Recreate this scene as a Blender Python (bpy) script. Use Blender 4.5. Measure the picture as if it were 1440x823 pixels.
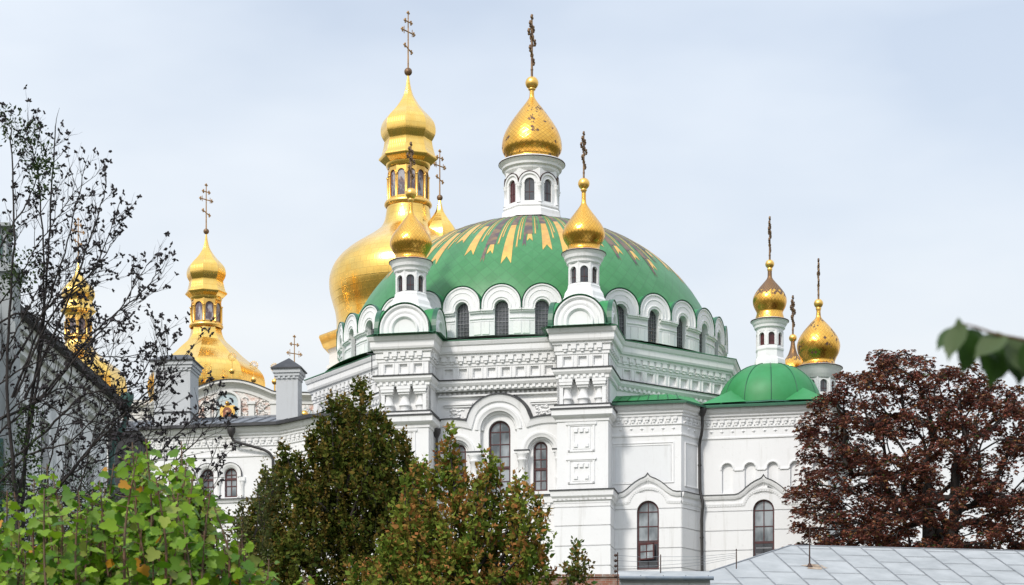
import bpy, math, random
import numpy as np
from mathutils import Vector, Matrix
for _o in list(bpy.data.objects):
    bpy.data.objects.remove(_o)
SC = bpy.context.scene
COL = SC.collection
PI = math.pi
R = math.radians

# ------------------------------------------------------------------ camera
cam_d = bpy.data.cameras.new('camera')
cam = bpy.data.objects.new('camera', cam_d)
COL.objects.link(cam)
cam.location = (0, 0, 0)
cam.rotation_euler = (R(90), 0, 0)
cam_d.sensor_width = 36
cam_d.lens = 85
cam_d.shift_y = 0.615
cam_d.clip_start = 0.3
cam_d.clip_end = 6000
cam_d.dof.use_dof = True
cam_d.dof.focus_distance = 118
cam_d.dof.aperture_fstop = 16
SC.camera = cam
SC.render.resolution_x = 1024
SC.render.resolution_y = 585

# ------------------------------------------------------------------ world, sun, exposure
SUN_EL, SUN_AZ = R(42), R(-148)       # azimuth clockwise from +Y: behind the camera, to the left
world = bpy.data.worlds.new('World')
SC.world = world
world.use_nodes = True
wt = world.node_tree
wt.nodes.clear()
W = wt.nodes.new
L = wt.links.new
w_out = W('ShaderNodeOutputWorld')
w_bg = W('ShaderNodeBackground')
w_bg.inputs['Strength'].default_value = 0.1
sky = W('ShaderNodeTexSky')
sky.sky_type = 'NISHITA'
sky.sun_disc = False
sky.sun_elevation = SUN_EL
sky.sun_rotation = SUN_AZ
sky.air_density = 1.0
sky.dust_density = 2.0
tc = W('ShaderNodeTexCoord')
sep = W('ShaderNodeSeparateXYZ')
L(tc.outputs['Generated'], sep.inputs[0])
zr = W('ShaderNodeMapRange')
zr.inputs['From Min'].default_value = 0.18
zr.inputs['From Max'].default_value = 0.95
zr.inputs['To Min'].default_value = 0
zr.inputs['To Max'].default_value = 1
L(sep.outputs['Z'], zr.inputs['Value'])
cl_ramp = W('ShaderNodeMix')
cl_ramp.data_type = 'RGBA'
cl_ramp.inputs['A'].default_value = (8.1, 8.3, 8.35, 1)
cl_ramp.inputs['B'].default_value = (15.0, 16.6, 18.8, 1)
L(zr.outputs[0], cl_ramp.inputs['Factor'])
wmap = W('ShaderNodeMapping')
wmap.inputs['Scale'].default_value = (1.0, 1.0, 2.6)
wmap.inputs['Location'].default_value = (0.35, 0.0, 0.2)
L(tc.outputs['Generated'], wmap.inputs[0])
wn = W('ShaderNodeTexNoise')
wn.inputs['Scale'].default_value = 2.6
wn.inputs['Detail'].default_value = 5
wn.inputs['Roughness'].default_value = 0.5
L(wmap.outputs[0], wn.inputs['Vector'])
wr = W('ShaderNodeMapRange')
wr.inputs['From Min'].default_value = 0.34
wr.inputs['From Max'].default_value = 0.66
wr.inputs['To Min'].default_value = 1.0
wr.inputs['To Max'].default_value = 0.58
L(wn.outputs['Fac'], wr.inputs['Value'])
# more blue gaps higher up, closed cloud low down
hz = W('ShaderNodeMapRange')
hz.inputs['From Min'].default_value = 0.16
hz.inputs['From Max'].default_value = 0.36
hz.inputs['To Min'].default_value = 0.12
hz.inputs['To Max'].default_value = -0.13
L(sep.outputs['Z'], hz.inputs['Value'])
wadd = W('ShaderNodeMath')
wadd.operation = 'ADD'
wadd.use_clamp = True
L(wr.outputs[0], wadd.inputs[0])
L(hz.outputs[0], wadd.inputs[1])
w_mix = W('ShaderNodeMix')
w_mix.data_type = 'RGBA'
L(wadd.outputs[0], w_mix.inputs['Factor'])
w_sc = W('ShaderNodeVectorMath')
w_sc.operation = 'SCALE'
w_sc.inputs['Scale'].default_value = 1.4
L(sky.outputs[0], w_sc.inputs[0])
L(w_sc.outputs[0], w_mix.inputs['A'])
L(cl_ramp.outputs['Result'], w_mix.inputs['B'])
L(w_mix.outputs['Result'], w_bg.inputs['Color'])
L(w_bg.outputs[0], w_out.inputs['Surface'])

sun_d = bpy.data.lights.new('sun', 'SUN')
sun_d.energy = 2.4
sun_d.angle = R(10)
sun_d.color = (1.0, 0.95, 0.88)
sun = bpy.data.objects.new('sun', sun_d)
COL.objects.link(sun)
_sd = Vector((math.sin(SUN_AZ) * math.cos(SUN_EL), math.cos(SUN_AZ) * math.cos(SUN_EL), math.sin(SUN_EL)))
sun.rotation_euler = _sd.to_track_quat('Z', 'Y').to_euler()
SC.view_settings.view_transform = 'Standard'
SC.view_settings.look = 'None'
SC.view_settings.exposure = 0.13
SC.view_settings.gamma = 1
SC.view_settings.use_curve_mapping = False

# ------------------------------------------------------------------ materials
def nt_of(name):
    m = bpy.data.materials.new(name)
    m.use_nodes = True
    return m, m.node_tree, m.node_tree.nodes['Principled BSDF']

def N(nt, typ, **kw):
    n = nt.nodes.new(typ)
    for k, v in kw.items():
        if k.startswith('i_'):
            n.inputs[k[2:].replace('_', ' ')].default_value = v
        else:
            setattr(n, k, v)
    return n

def mth(nt, op, a, b=None, clamp=False):
    n = nt.nodes.new('ShaderNodeMath')
    n.operation = op
    n.use_clamp = clamp
    for i, x in enumerate((a, b)):
        if x is None:
            continue
        if isinstance(x, (int, float)):
            n.inputs[i].default_value = x
        else:
            nt.links.new(x, n.inputs[i])
    return n.outputs[0]

def mixc(nt, f, a, b):
    n = nt.nodes.new('ShaderNodeMix')
    n.data_type = 'RGBA'
    for k, x in (('Factor', f), ('A', a), ('B', b)):
        if isinstance(x, (int, float)):
            n.inputs[k].default_value = x
        elif isinstance(x, tuple):
            n.inputs[k].default_value = (*x[:3], 1)
        else:
            nt.links.new(x, n.inputs[k])
    return n.outputs['Result']

def noise(nt, scale, detail=4, rough=0.55, coord=None, stretch=None):
    tcn = nt.nodes.new('ShaderNodeTexCoord')
    n = nt.nodes.new('ShaderNodeTexNoise')
    n.inputs['Scale'].default_value = scale
    n.inputs['Detail'].default_value = detail
    n.inputs['Roughness'].default_value = rough
    src = tcn.outputs['Object'] if coord is None else coord
    if stretch:
        mp = nt.nodes.new('ShaderNodeMapping')
        mp.inputs['Scale'].default_value = stretch
        nt.links.new(src, mp.inputs[0])
        src = mp.outputs[0]
    nt.links.new(src, n.inputs['Vector'])
    return n.outputs['Fac']

def rng(nt, x, a, b, c=0.0, d=1.0):
    n = nt.nodes.new('ShaderNodeMapRange')
    n.inputs['From Min'].default_value = a
    n.inputs['From Max'].default_value = b
    n.inputs['To Min'].default_value = c
    n.inputs['To Max'].default_value = d
    nt.links.new(x, n.inputs['Value'])
    return n.outputs[0]

def bump(nt, bs, h, strength, dist=0.02):
    b = nt.nodes.new('ShaderNodeBump')
    b.inputs['Strength'].default_value = strength
    b.inputs['Distance'].default_value = dist
    nt.links.new(h, b.inputs['Height'])
    nt.links.new(b.outputs[0], bs.inputs['Normal'])

def surf(name, c1, c2=None, rough=0.7, metal=0.0, scale=1.5, stretch=None, bmp=0.15, lo=0.35, hi=0.7, fine=25.0, dist=0.02, spec=0.5):
    m, nt, bs = nt_of(name)
    bs.inputs['Roughness'].default_value = rough
    bs.inputs['Metallic'].default_value = metal
    bs.inputs['Specular IOR Level'].default_value = spec
    if c2 is None:
        c2 = tuple(x * 0.85 for x in c1)
    f = rng(nt, noise(nt, scale, 5, 0.6, None, stretch), lo, hi)
    nt.links.new(mixc(nt, f, c1, c2), bs.inputs['Base Color'])
    if bmp:
        bump(nt, bs, noise(nt, fine, 4), bmp, dist)
    return m

def plaster(name, c, dirt, amount=0.5):
    # painted lime plaster: broad tone drift, thin rain streaks, small stains
    m, nt, bs = nt_of(name)
    bs.inputs['Roughness'].default_value = 0.85
    bs.inputs['Specular IOR Level'].default_value = 0.25
    a = rng(nt, noise(nt, 0.35, 4, 0.6), 0.4, 0.7)
    s = rng(nt, noise(nt, 1.0, 5, 0.65, None, (3.2, 3.2, 0.28)), 0.56, 0.8)
    t = rng(nt, noise(nt, 4.0, 4, 0.7), 0.6, 0.8)
    c1 = mixc(nt, mth(nt, 'MULTIPLY', a, 0.35), c, tuple(x * 0.9 for x in c))
    f = mth(nt, 'MULTIPLY', mth(nt, 'ADD', mth(nt, 'MULTIPLY', s, 0.7), mth(nt, 'MULTIPLY', t, 0.4)), amount, True)
    nt.links.new(mixc(nt, f, c1, dirt), bs.inputs['Base Color'])
    bump(nt, bs, noise(nt, 14, 5), 0.22, 0.02)
    return m

def gold(name, mode, nu=40, kv=4.0, worn=0.0, base=(0.95, 0.55, 0.115), alt=(0.83, 0.42, 0.07), rough=0.18, wornc=(0.13, 0.075, 0.05), vband=None, linestr=0.55):
    # gilded sheet: 'diag' = lozenge scales, 'panel' = staggered sheets
    m, nt, bs = nt_of(name)
    bs.inputs['Metallic'].default_value = 1.0
    uvn = nt.nodes.new('ShaderNodeUVMap')
    sp = nt.nodes.new('ShaderNodeSeparateXYZ')
    nt.links.new(uvn.outputs[0], sp.inputs[0])
    uu = mth(nt, 'MULTIPLY', sp.outputs['X'], float(nu))
    vv = mth(nt, 'MULTIPLY', sp.outputs['Y'], float(kv))
    if mode == 'diag':
        a = mth(nt, 'ADD', uu, vv)
        b = mth(nt, 'SUBTRACT', uu, vv)
    else:
        row = mth(nt, 'FLOOR', vv)
        a = mth(nt, 'ADD', uu, mth(nt, 'MULTIPLY', row, 0.5))
        b = vv
    fa, fb = mth(nt, 'FRACT', a), mth(nt, 'FRACT', b)
    ea = mth(nt, 'MINIMUM', fa, mth(nt, 'SUBTRACT', 1.0, fa))
    eb = mth(nt, 'MINIMUM', fb, mth(nt, 'SUBTRACT', 1.0, fb))
    e = mth(nt, 'MINIMUM', ea, eb)
    line = rng(nt, e, 0.03, 0.09, 1.0, 0.0)
    cell = nt.nodes.new('ShaderNodeCombineXYZ')
    nt.links.new(mth(nt, 'FLOOR', a), cell.inputs[0])
    nt.links.new(mth(nt, 'FLOOR', b), cell.inputs[1])
    wnn = nt.nodes.new('ShaderNodeTexWhiteNoise')
    wnn.noise_dimensions = '3D'
    nt.links.new(cell.outputs[0], wnn.inputs['Vector'])
    rnd = wnn.outputs['Value']
    big = rng(nt, noise(nt, 1.2, 4), 0.35, 0.7)
    f = mth(nt, 'ADD', mth(nt, 'MULTIPLY', rnd, 0.5), mth(nt, 'MULTIPLY', big, 0.5))
    c = mixc(nt, f, base, alt)
    c = mixc(nt, mth(nt, 'MULTIPLY', line, linestr), c, (0.30, 0.15, 0.05))
    r = mth(nt, 'ADD', rough, mth(nt, 'MULTIPLY', f, 0.14))
    if worn > 0 or vband:
        if vband:
            h = rng(nt, sp.outputs['Y'], vband[0], vband[1], vband[2], vband[3])
            w = mth(nt, 'GREATER_THAN', mth(nt, 'ADD', h, mth(nt, 'MULTIPLY', mth(nt, 'SUBTRACT', rnd, 0.5), 0.55)), 0.5)
        else:
            nn = noise(nt, 1.6, 3)
            w = mth(nt, 'GREATER_THAN', mth(nt, 'ADD', nn, mth(nt, 'MULTIPLY', rnd, 0.25)), 1.0 - worn)
        w = mth(nt, 'MULTIPLY', w, mth(nt, 'SUBTRACT', 1.0, mth(nt, 'MULTIPLY', line, 0.8)))
        c = mixc(nt, w, c, wornc)
        r = mth(nt, 'ADD', r, mth(nt, 'MULTIPLY', w, 0.3))
        nt.links.new(mth(nt, 'SUBTRACT', 1.0, mth(nt, 'MULTIPLY', w, 0.6)), bs.inputs['Metallic'])
    nt.links.new(c, bs.inputs['Base Color'])
    nt.links.new(r, bs.inputs['Roughness'])
    hgt = mth(nt, 'ADD', mth(nt, 'MULTIPLY', rng(nt, e, 0.0, 0.12), 0.5), mth(nt, 'MULTIPLY', rnd, 0.25))
    hgt = mth(nt, 'ADD', hgt, mth(nt, 'MULTIPLY', noise(nt, 3.0, 3), 0.8))
    bump(nt, bs, hgt, 0.22, 0.03)
    return m

def greenmetal(name, c1, c2, nu, kv, rough=0.42):
    m, nt, bs = nt_of(name)
    uvn = nt.nodes.new('ShaderNodeUVMap')
    sp = nt.nodes.new('ShaderNodeSeparateXYZ')
    nt.links.new(uvn.outputs[0], sp.inputs[0])
    a0 = mth(nt, 'MULTIPLY', sp.outputs['X'], float(nu))
    b0 = mth(nt, 'MULTIPLY', sp.outputs['Y'], float(kv))
    a, b = mth(nt, 'ADD', a0, b0), mth(nt, 'SUBTRACT', a0, b0)
    fa, fb = mth(nt, 'FRACT', a), mth(nt, 'FRACT', b)
    e = mth(nt, 'MINIMUM', mth(nt, 'MINIMUM', fa, mth(nt, 'SUBTRACT', 1.0, fa)), mth(nt, 'MINIMUM', fb, mth(nt, 'SUBTRACT', 1.0, fb)))
    line = rng(nt, e, 0.02, 0.06, 1.0, 0.0)
    cell = nt.nodes.new('ShaderNodeCombineXYZ')
    nt.links.new(mth(nt, 'FLOOR', a), cell.inputs[0])
    nt.links.new(mth(nt, 'FLOOR', b), cell.inputs[1])
    wnn = nt.nodes.new('ShaderNodeTexWhiteNoise')
    nt.links.new(cell.outputs[0], wnn.inputs['Vector'])
    f = mth(nt, 'ADD', mth(nt, 'MULTIPLY', wnn.outputs['Value'], 0.35), mth(nt, 'MULTIPLY', rng(nt, noise(nt, 0.9, 6, 0.7), 0.35, 0.7), 0.65))
    c = mixc(nt, f, c1, c2)
    c = mixc(nt, mth(nt, 'MULTIPLY', line, 0.42), c, tuple(x * 0.5 for x in c2))
    nt.links.new(c, bs.inputs['Base Color'])
    bs.inputs['Roughness'].default_value = rough
    h = mth(nt, 'ADD', mth(nt, 'MULTIPLY', wnn.outputs['Value'], 0.4), noise(nt, 2.5, 3))
    bump(nt, bs, h, 0.3, 0.03)
    return m

def leafmat(name, trans=0.35, rough=0.5):
    m, nt, bs = nt_of(name)
    at = N(nt, 'ShaderNodeAttribute', attribute_name='tint')
    nt.links.new(at.outputs['Color'], bs.inputs['Base Color'])
    bs.inputs['Roughness'].default_value = rough
    bs.inputs['Specular IOR Level'].default_value = 0.35 if rough < 0.7 else 0.12
    tr = nt.nodes.new('ShaderNodeBsdfTranslucent')
    nt.links.new(at.outputs['Color'], tr.inputs['Color'])
    mx = nt.nodes.new('ShaderNodeMixShader')
    mx.inputs[0].default_value = trans
    out = nt.nodes['Material Output']
    nt.links.new(bs.outputs[0], mx.inputs[1])
    nt.links.new(tr.outputs[0], mx.inputs[2])
    nt.links.new(mx.outputs[0], out.inputs['Surface'])
    return m

def brickmat(name):
    m, nt, bs = nt_of(name)
    t = nt.nodes.new('ShaderNodeTexCoord')
    br = nt.nodes.new('ShaderNodeTexBrick')
    mp = nt.nodes.new('ShaderNodeMapping')
    mp.inputs['Rotation'].default_value = (R(90), 0, 0)
    nt.links.new(t.outputs['Object'], mp.inputs[0])
    nt.links.new(mp.outputs[0], br.inputs['Vector'])
    br.inputs['Scale'].default_value = 1.0
    br.inputs['Brick Width'].default_value = 0.26
    br.inputs['Row Height'].default_value = 0.075
    br.inputs['Mortar Size'].default_value = 0.008
    br.inputs['Color1'].default_value = (0.30, 0.10, 0.055, 1)
    br.inputs['Color2'].default_value = (0.20, 0.085, 0.05, 1)
    br.inputs['Mortar'].default_value = (0.33, 0.29, 0.25, 1)
    c = mixc(nt, rng(nt, noise(nt, 3.0, 5), 0.45, 0.75), br.outputs['Color'], (0.35, 0.31, 0.27))
    nt.links.new(c, bs.inputs['Base Color'])
    bs.inputs['Roughness'].default_value = 0.9
    bump(nt, bs, br.outputs['Fac'], -0.5, 0.01)
    return m

M = {}
M['white'] = plaster('white_plaster', (0.80, 0.80, 0.80), (0.46, 0.45, 0.41), 0.8)
M['panel'] = plaster('weathered_plaster', (0.74, 0.75, 0.76), (0.46, 0.45, 0.42), 0.7)
M['oldwhite'] = plaster('old_lime_wash', (0.72, 0.71, 0.69), (0.40, 0.37, 0.33), 0.7)
M['grey_plaster'] = plaster('grey_plaster', (0.36, 0.38, 0.39), (0.24, 0.24, 0.23), 0.7)
M['grey_chim'] = plaster('grey_limewash', (0.50, 0.515, 0.53), (0.33, 0.33, 0.32), 0.8)
M['pink'] = surf('painted_relief', (0.74, 0.70, 0.66), (0.55, 0.34, 0.27), 0.85, 0, 2.2, None, 0.6, 0.45, 0.62, 5.0, 0.12)
M['bluepaint'] = surf('pale_blue_paint', (0.42, 0.53, 0.57), (0.55, 0.58, 0.58), 0.8, 0, 3)
M['flash'] = surf('dark_metal_flashing', (0.035, 0.036, 0.04), (0.06, 0.06, 0.065), 0.5, 0.3, 2)
M['pipe'] = surf('black_painted_pipe', (0.03, 0.028, 0.028), (0.055, 0.05, 0.05), 0.45, 0.2, 3)
M['tealpipe'] = surf('teal_painted_pipe', (0.035, 0.10, 0.085), (0.06, 0.12, 0.11), 0.5, 0.1, 3)
M['wood'] = surf('dark_red_window_wood', (0.085, 0.018, 0.018), (0.045, 0.012, 0.012), 0.5, 0, 4)
M['bars'] = surf('pale_grey_glazing_bars', (0.22, 0.225, 0.24), (0.15, 0.15, 0.16), 0.5, 0.2, 4)
M['seamgrey'] = surf('grey_seam_roof_metal', (0.17, 0.18, 0.20), (0.11, 0.12, 0.135), 0.45, 0.4, 1.2)
M['roofmetal'] = surf('galvanised_roof_sheet', (0.40, 0.415, 0.42), (0.29, 0.305, 0.31), 0.65, 0.05, 0.9, None, 0.25, 0.35, 0.7, 3, spec=0.3)
M['seam'] = surf('roof_seam_metal', (0.30, 0.32, 0.34), (0.20, 0.21, 0.23), 0.6, 0.3, 2)
M['rust'] = surf('rusty_tar_patch', (0.24, 0.15, 0.09), (0.45, 0.38, 0.30), 0.9, 0, 4)
M['iron'] = surf('weathered_iron', (0.055, 0.035, 0.03), (0.10, 0.06, 0.045), 0.6, 0.6, 5)
M['brick'] = brickmat('old_brick')
M['bark'] = surf('dark_bark', (0.028, 0.022, 0.020), (0.05, 0.04, 0.035), 0.9, 0, 6, None, 0.5)
M['bark2'] = surf('black_branch_bark', (0.016, 0.013, 0.013), (0.035, 0.028, 0.026), 0.9, 0, 6, None, 0.4)
M['stem'] = surf('red_brown_stem', (0.13, 0.055, 0.03), (0.09, 0.07, 0.035), 0.7, 0, 9)
M['leaf'] = leafmat('leaf')
M['leafthick'] = leafmat('dry_leaf', 0.22, 0.75)
M['pod'] = surf('black_seed_pod', (0.014, 0.012, 0.016), (0.03, 0.022, 0.025), 0.8, 0, 8)
M['goldscale'] = gold('gilded_scales', 'diag', 34, 4.6)
M['goldscale_patch'] = gold('gilded_scales_patched', 'diag', 34, 4.6, 0.22)
M['goldworn'] = gold('gilded_scales_worn', 'diag', 30, 5.2, 0, vband=(1.05, 1.75, 0.1, 1.05))
M['goldpanel'] = gold('gilded_sheets', 'panel', 64, 1.9, base=(1.0, 0.67, 0.19), alt=(0.94, 0.57, 0.13), rough=0.18, linestr=0.14)
M['goldplain'] = gold('gilded_trim', 'panel', 16, 1.4, base=(0.96, 0.63, 0.19), alt=(0.88, 0.52, 0.13), rough=0.3, linestr=0.15)
M['golddark'] = surf('tarnished_gilding', (0.30, 0.19, 0.10), (0.10, 0.06, 0.05), 0.55, 0.75, 5, None, 0.3)
M['ray'] = surf('gilded_sun_ray', (0.86, 0.50, 0.13), (0.60, 0.33, 0.11), 0.42, 0.75, 1.6, None, 0.2, 0.45, 0.75)
M['raydark'] = surf('tarnished_sun_ray', (0.12, 0.095, 0.10), (0.32, 0.20, 0.10), 0.6, 0.4, 1.7, None, 0.2, 0.45, 0.7)
M['green'] = greenmetal('green_dome_sheet', (0.026, 0.175, 0.046), (0.058, 0.245, 0.085), 84, 1.25)
M['green2'] = surf('green_painted_roof', (0.018, 0.19, 0.048), (0.030, 0.25, 0.078), 0.52, 0.0, 0.8, None, 0.12, 0.35, 0.7, 4)
M['greenold'] = surf('weathered_green_roof', (0.035, 0.19, 0.085), (0.10, 0.24, 0.16), 0.6, 0.0, 0.9, None, 0.2)
M['greentrim'] = surf('dark_green_trim', (0.012, 0.085, 0.045), (0.02, 0.12, 0.06), 0.4, 0.0, 1.5)
M['concrete'] = surf('grey_coping', (0.36, 0.36, 0.35), (0.25, 0.24, 0.23), 0.9, 0, 2)
M['redglass'] = surf('dark_red_pane', (0.065, 0.018, 0.02), (0.11, 0.03, 0.03), 0.2, 0, 2)
M['tar'] = surf('black_roofing', (0.025, 0.025, 0.028), (0.05, 0.05, 0.05), 0.8, 0, 2)

def glass(name, c1, c2, rough=0.08):
    m, nt, bs = nt_of(name)
    f = rng(nt, noise(nt, 1.3, 3, 0.5, None, (1, 1, 0.5)), 0.4, 0.62)
    nt.links.new(mixc(nt, f, c1, c2), bs.inputs['Base Color'])
    bs.inputs['Roughness'].default_value = rough
    bs.inputs['Specular IOR Level'].default_value = 0.8
    bump(nt, bs, noise(nt, 1.8, 2), 0.12, 0.05)
    return m
M['glass'] = glass('old_window_glass', (0.07, 0.085, 0.095), (0.34, 0.37, 0.39))
M['darkglass'] = glass('dark_window_glass', (0.018, 0.019, 0.023), (0.05, 0.052, 0.06))
M['drumglass'] = glass('drum_window_glass', (0.035, 0.038, 0.043), (0.075, 0.08, 0.09), 0.25)

def iconmat(name):
    m, nt, bs = nt_of(name)
    f = noise(nt, 1.1, 3, 0.6, None, (2.2, 2.2, 0.9))
    c = mixc(nt, rng(nt, f, 0.42, 0.5), (0.36, 0.36, 0.40), (0.12, 0.09, 0.11))
    c = mixc(nt, rng(nt, noise(nt, 2.4, 3, 0.6, None, (2, 2, 0.8)), 0.60, 0.66), c, (0.42, 0.26, 0.18))
    nt.links.new(c, bs.inputs['Base Color'])
    bs.inputs['Roughness'].default_value = 0.5
    return m
M['icon'] = iconmat('painted_saint_panel')

def grassmat():
    m, nt, bs = nt_of('grass_ground')
    c = mixc(nt, rng(nt, noise(nt, 0.08, 6, 0.65), 0.35, 0.65), (0.045, 0.07, 0.022), (0.09, 0.08, 0.045))
    nt.links.new(c, bs.inputs['Base Color'])
    bs.inputs['Roughness'].default_value = 0.95
    bump(nt, bs, noise(nt, 2, 6), 0.6, 0.2)
    return m
M['ground'] = grassmat()

# ------------------------------------------------------------------ mesh tools
class Frame:
    """wall frame: a runs along the wall, n outwards, z up"""
    def __init__(s, ox, oy, dx, dy):
        l = math.hypot(dx, dy)
        s.o = (ox, oy); s.d = (dx / l, dy / l); s.n = (dy / l, -dx / l); s.len = l
    def P(s, a, n, z):
        return (s.o[0] + s.d[0] * a + s.n[0] * n, s.o[1] + s.d[1] * a + s.n[1] * n, z)

class MB:
    def __init__(s):
        s.v = []; s.f = []; s.m = []; s.s = []; s.uv = {}
    def quad(s, pts, mat=0, smooth=False, uv=None):
        b = len(s.v); s.v.extend(pts)
        s.f.append(tuple(range(b, b + len(pts)))); s.m.append(mat); s.s.append(smooth)
        if uv: s.uv[len(s.f) - 1] = uv
    def grid(s, rows, mat=0, smooth=False, closed=False, uvrows=None):
        b = len(s.v); nc = len(rows[0])
        for r in rows: s.v.extend(r)
        for i in range(len(rows) - 1):
            for j in range(nc if closed else nc - 1):
                k = (j + 1) % nc
                s.f.append((b + i * nc + j, b + i * nc + k, b + (i + 1) * nc + k, b + (i + 1) * nc + j))
                s.m.append(mat); s.s.append(smooth)
                if uvrows:
                    s.uv[len(s.f) - 1] = [uvrows[i][j], uvrows[i][j + 1], uvrows[i + 1][j + 1], uvrows[i + 1][j]]
    def box(s, fr, a0, a1, n0, n1, z0, z1, mat=0):
        p = [fr.P(a, n, z) for z in (z0, z1) for n in (n0, n1) for a in (a0, a1)]
        b = len(s.v); s.v.extend(p)
        for f in ((0, 1, 3, 2), (4, 6, 7, 5), (0, 4, 5, 1), (2, 3, 7, 6), (0, 2, 6, 4), (1, 5, 7, 3)):
            s.f.append(tuple(b + i for i in f)); s.m.append(mat); s.s.append(False)
    def lathe(s, cx, cy, prof, n=32, phase=0.0, mat=0, smooth=True, facet=False, sub=1, power=None):
        """prof: (r, z) from top to bottom; u = angle, v = length measured from the bottom"""
        if sub > 1: prof = spline(prof, sub)
        ln = [0.0]
        for i in range(len(prof) - 1, 0, -1):
            ln.append(ln[-1] + math.hypot(prof[i][0] - prof[i - 1][0], prof[i][1] - prof[i - 1][1]))
        ln = ln[::-1]
        def pt(r, z, k):
            t = phase + 2 * PI * k / n
            return (cx + r * math.sin(t), cy - r * math.cos(t), z)
        if facet:
            for k in range(n):
                rows = [[pt(r, z, k), pt(r, z, k + 1)] for r, z in prof]
                uvr = [[(k / n, l), ((k + 1) / n, l)] for l in ln]
                s.grid(rows, mat, smooth, False, uvr)
        else:
            rows = [[pt(r, z, k) for k in range(n)] for r, z in prof]
            uvr = [[(k / n, l) for k in range(n + 1)] for l in ln]
            s.grid(rows, mat, smooth, True, uvr)
    def tube(s, pts, rad, n=6, mat=0, smooth=True, cap=True):
        pts = [Vector(p) for p in pts]
        if isinstance(rad, (int, float)): rad = [rad] * len(pts)
        rows = []
        up = None
        for i, p in enumerate(pts):
            d = (pts[min(i + 1, len(pts) - 1)] - pts[max(i - 1, 0)])
            if d.length < 1e-9: d = Vector((0, 0, 1))
            d.normalize()
            if up is None:
                up = Vector((0, 0, 1)) if abs(d.z) < 0.9 else Vector((1, 0, 0))
            x = d.cross(up)
            if x.length < 1e-6: x = d.cross(Vector((0, 1, 0)))
            x.normalize()
            y = d.cross(x)
            up = -y if False else up
            rows.append([tuple(p + (x * math.cos(2 * PI * k / n) + y * math.sin(2 * PI * k / n)) * rad[i]) for k in range(n)])
        s.grid(rows, mat, smooth, True)
        if cap:
            s.quad(rows[0][::-1], mat); s.quad(rows[-1], mat)
    def ball(s, c, r, mat=0, n=12, m=8, sz=1.0):
        prof = [(max(1e-4, r * math.sin(PI * i / m)), c[2] + r * sz * math.cos(PI * i / m)) for i in range(m + 1)]
        s.lathe(c[0], c[1], prof, n, 0, mat, True)
    def sweep(s, path, prof, closed=False, mat=0, caps=True):
        """plan path (outward = right of the walking direction), prof = [(offset, z)]"""
        n = len(path); rows = []
        for i in range(n):
            def nrm(p, q):
                dx, dy = q[0] - p[0], q[1] - p[1]; l = math.hypot(dx, dy)
                return (dy / l, -dx / l)
            if closed or 0 < i < n - 1:
                n1 = nrm(path[i - 1], path[i]); n2 = nrm(path[i], path[(i + 1) % n])
                k = 1 + n1[0] * n2[0] + n1[1] * n2[1]
                mx, my = (n1[0] + n2[0]) / k, (n1[1] + n2[1]) / k
            elif i == 0: mx, my = nrm(path[0], path[1])
            else: mx, my = nrm(path[-2], path[-1])
            rows.append([(path[i][0] + mx * o, path[i][1] + my * o, z) for o, z in prof])
        if closed: rows.append(rows[0])
        s.grid(rows, mat)
        if caps and not closed:
            s.quad(rows[0], mat); s.quad(rows[-1][::-1], mat)
    def slab(s, fr, a0, a1, z0, z1, n, t, holes=(), ztop=None, mat=0, nseg=14, edges=True):
        """wall slab with arched / square openings. hole = (centre, half width, sill, spring, kind)"""
        A = {a0, a1}
        for h in holes:
            for k in range(nseg + 1):
                if h[4] == 'arch':
                    A.add(h[0] - h[1] * math.cos(PI * k / nseg))
                elif k in (0, nseg): A.add(h[0] - h[1] + 2 * h[1] * (k // nseg))
        if ztop:
            for k in range(49): A.add(a0 + (a1 - a0) * k / 48)
        A = sorted(x for x in A if a0 - 1e-9 <= x <= a1 + 1e-9)
        B = [A[0]]
        for x in A[1:]:
            if x - B[-1] > 1e-5: B.append(x)
        zt = (lambda a: ztop(a)) if ztop else (lambda a: z1)
        def htop(h, a):
            if h[4] == 'arch': return h[3] + math.sqrt(max(0, h[1] ** 2 - (a - h[0]) ** 2))
            return h[3]
        for p, q in zip(B[:-1], B[1:]):
            mid = (p + q) / 2; hh = None
            for h in holes:
                if abs(mid - h[0]) < h[1]: hh = h
            tp, tq = zt(p), zt(q)
            spans = []
            if hh is None or hh[2] >= min(tp, tq): spans.append((z0, z0, tp, tq, False, False))
            else:
                if hh[2] > z0: spans.append((z0, z0, hh[2], hh[2], False, True))
                hp, hq = max(z0, htop(hh, p)), max(z0, htop(hh, q))
                if hp < tp - 1e-4 or hq < tq - 1e-4:
                    spans.append((min(hp, tp), min(hq, tq), tp, tq, max(hp, hq) > z0 + 1e-6, False))
            for bp, bq, up_, uq, sof, sil in spans:
                s.quad([fr.P(p, n, bp), fr.P(q, n, bq), fr.P(q, n, uq), fr.P(p, n, up_)], mat)
                if edges or sof:
                    s.quad([fr.P(p, n, bp), fr.P(p, n - t, bp), fr.P(q, n - t, bq), fr.P(q, n, bq)], mat)
                if edges or sil:
                    s.quad([fr.P(p, n, up_), fr.P(q, n, uq), fr.P(q, n - t, uq), fr.P(p, n - t, up_)], mat)
        for h in holes:
            for sd in (-1, 1):
                a = h[0] + sd * h[1]
                lo, hi = max(z0, h[2]), min(zt(a), h[3] if h[4] == 'arch' else h[3])
                if hi > lo: s.quad([fr.P(a, n, lo), fr.P(a, n, hi), fr.P(a, n - t, hi), fr.P(a, n - t, lo)], mat)
        if edges:
            for a in (a0, a1):
                s.quad([fr.P(a, n, z0), fr.P(a, n, zt(a)), fr.P(a, n - t, zt(a)), fr.P(a, n - t, z0)], mat)
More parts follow.
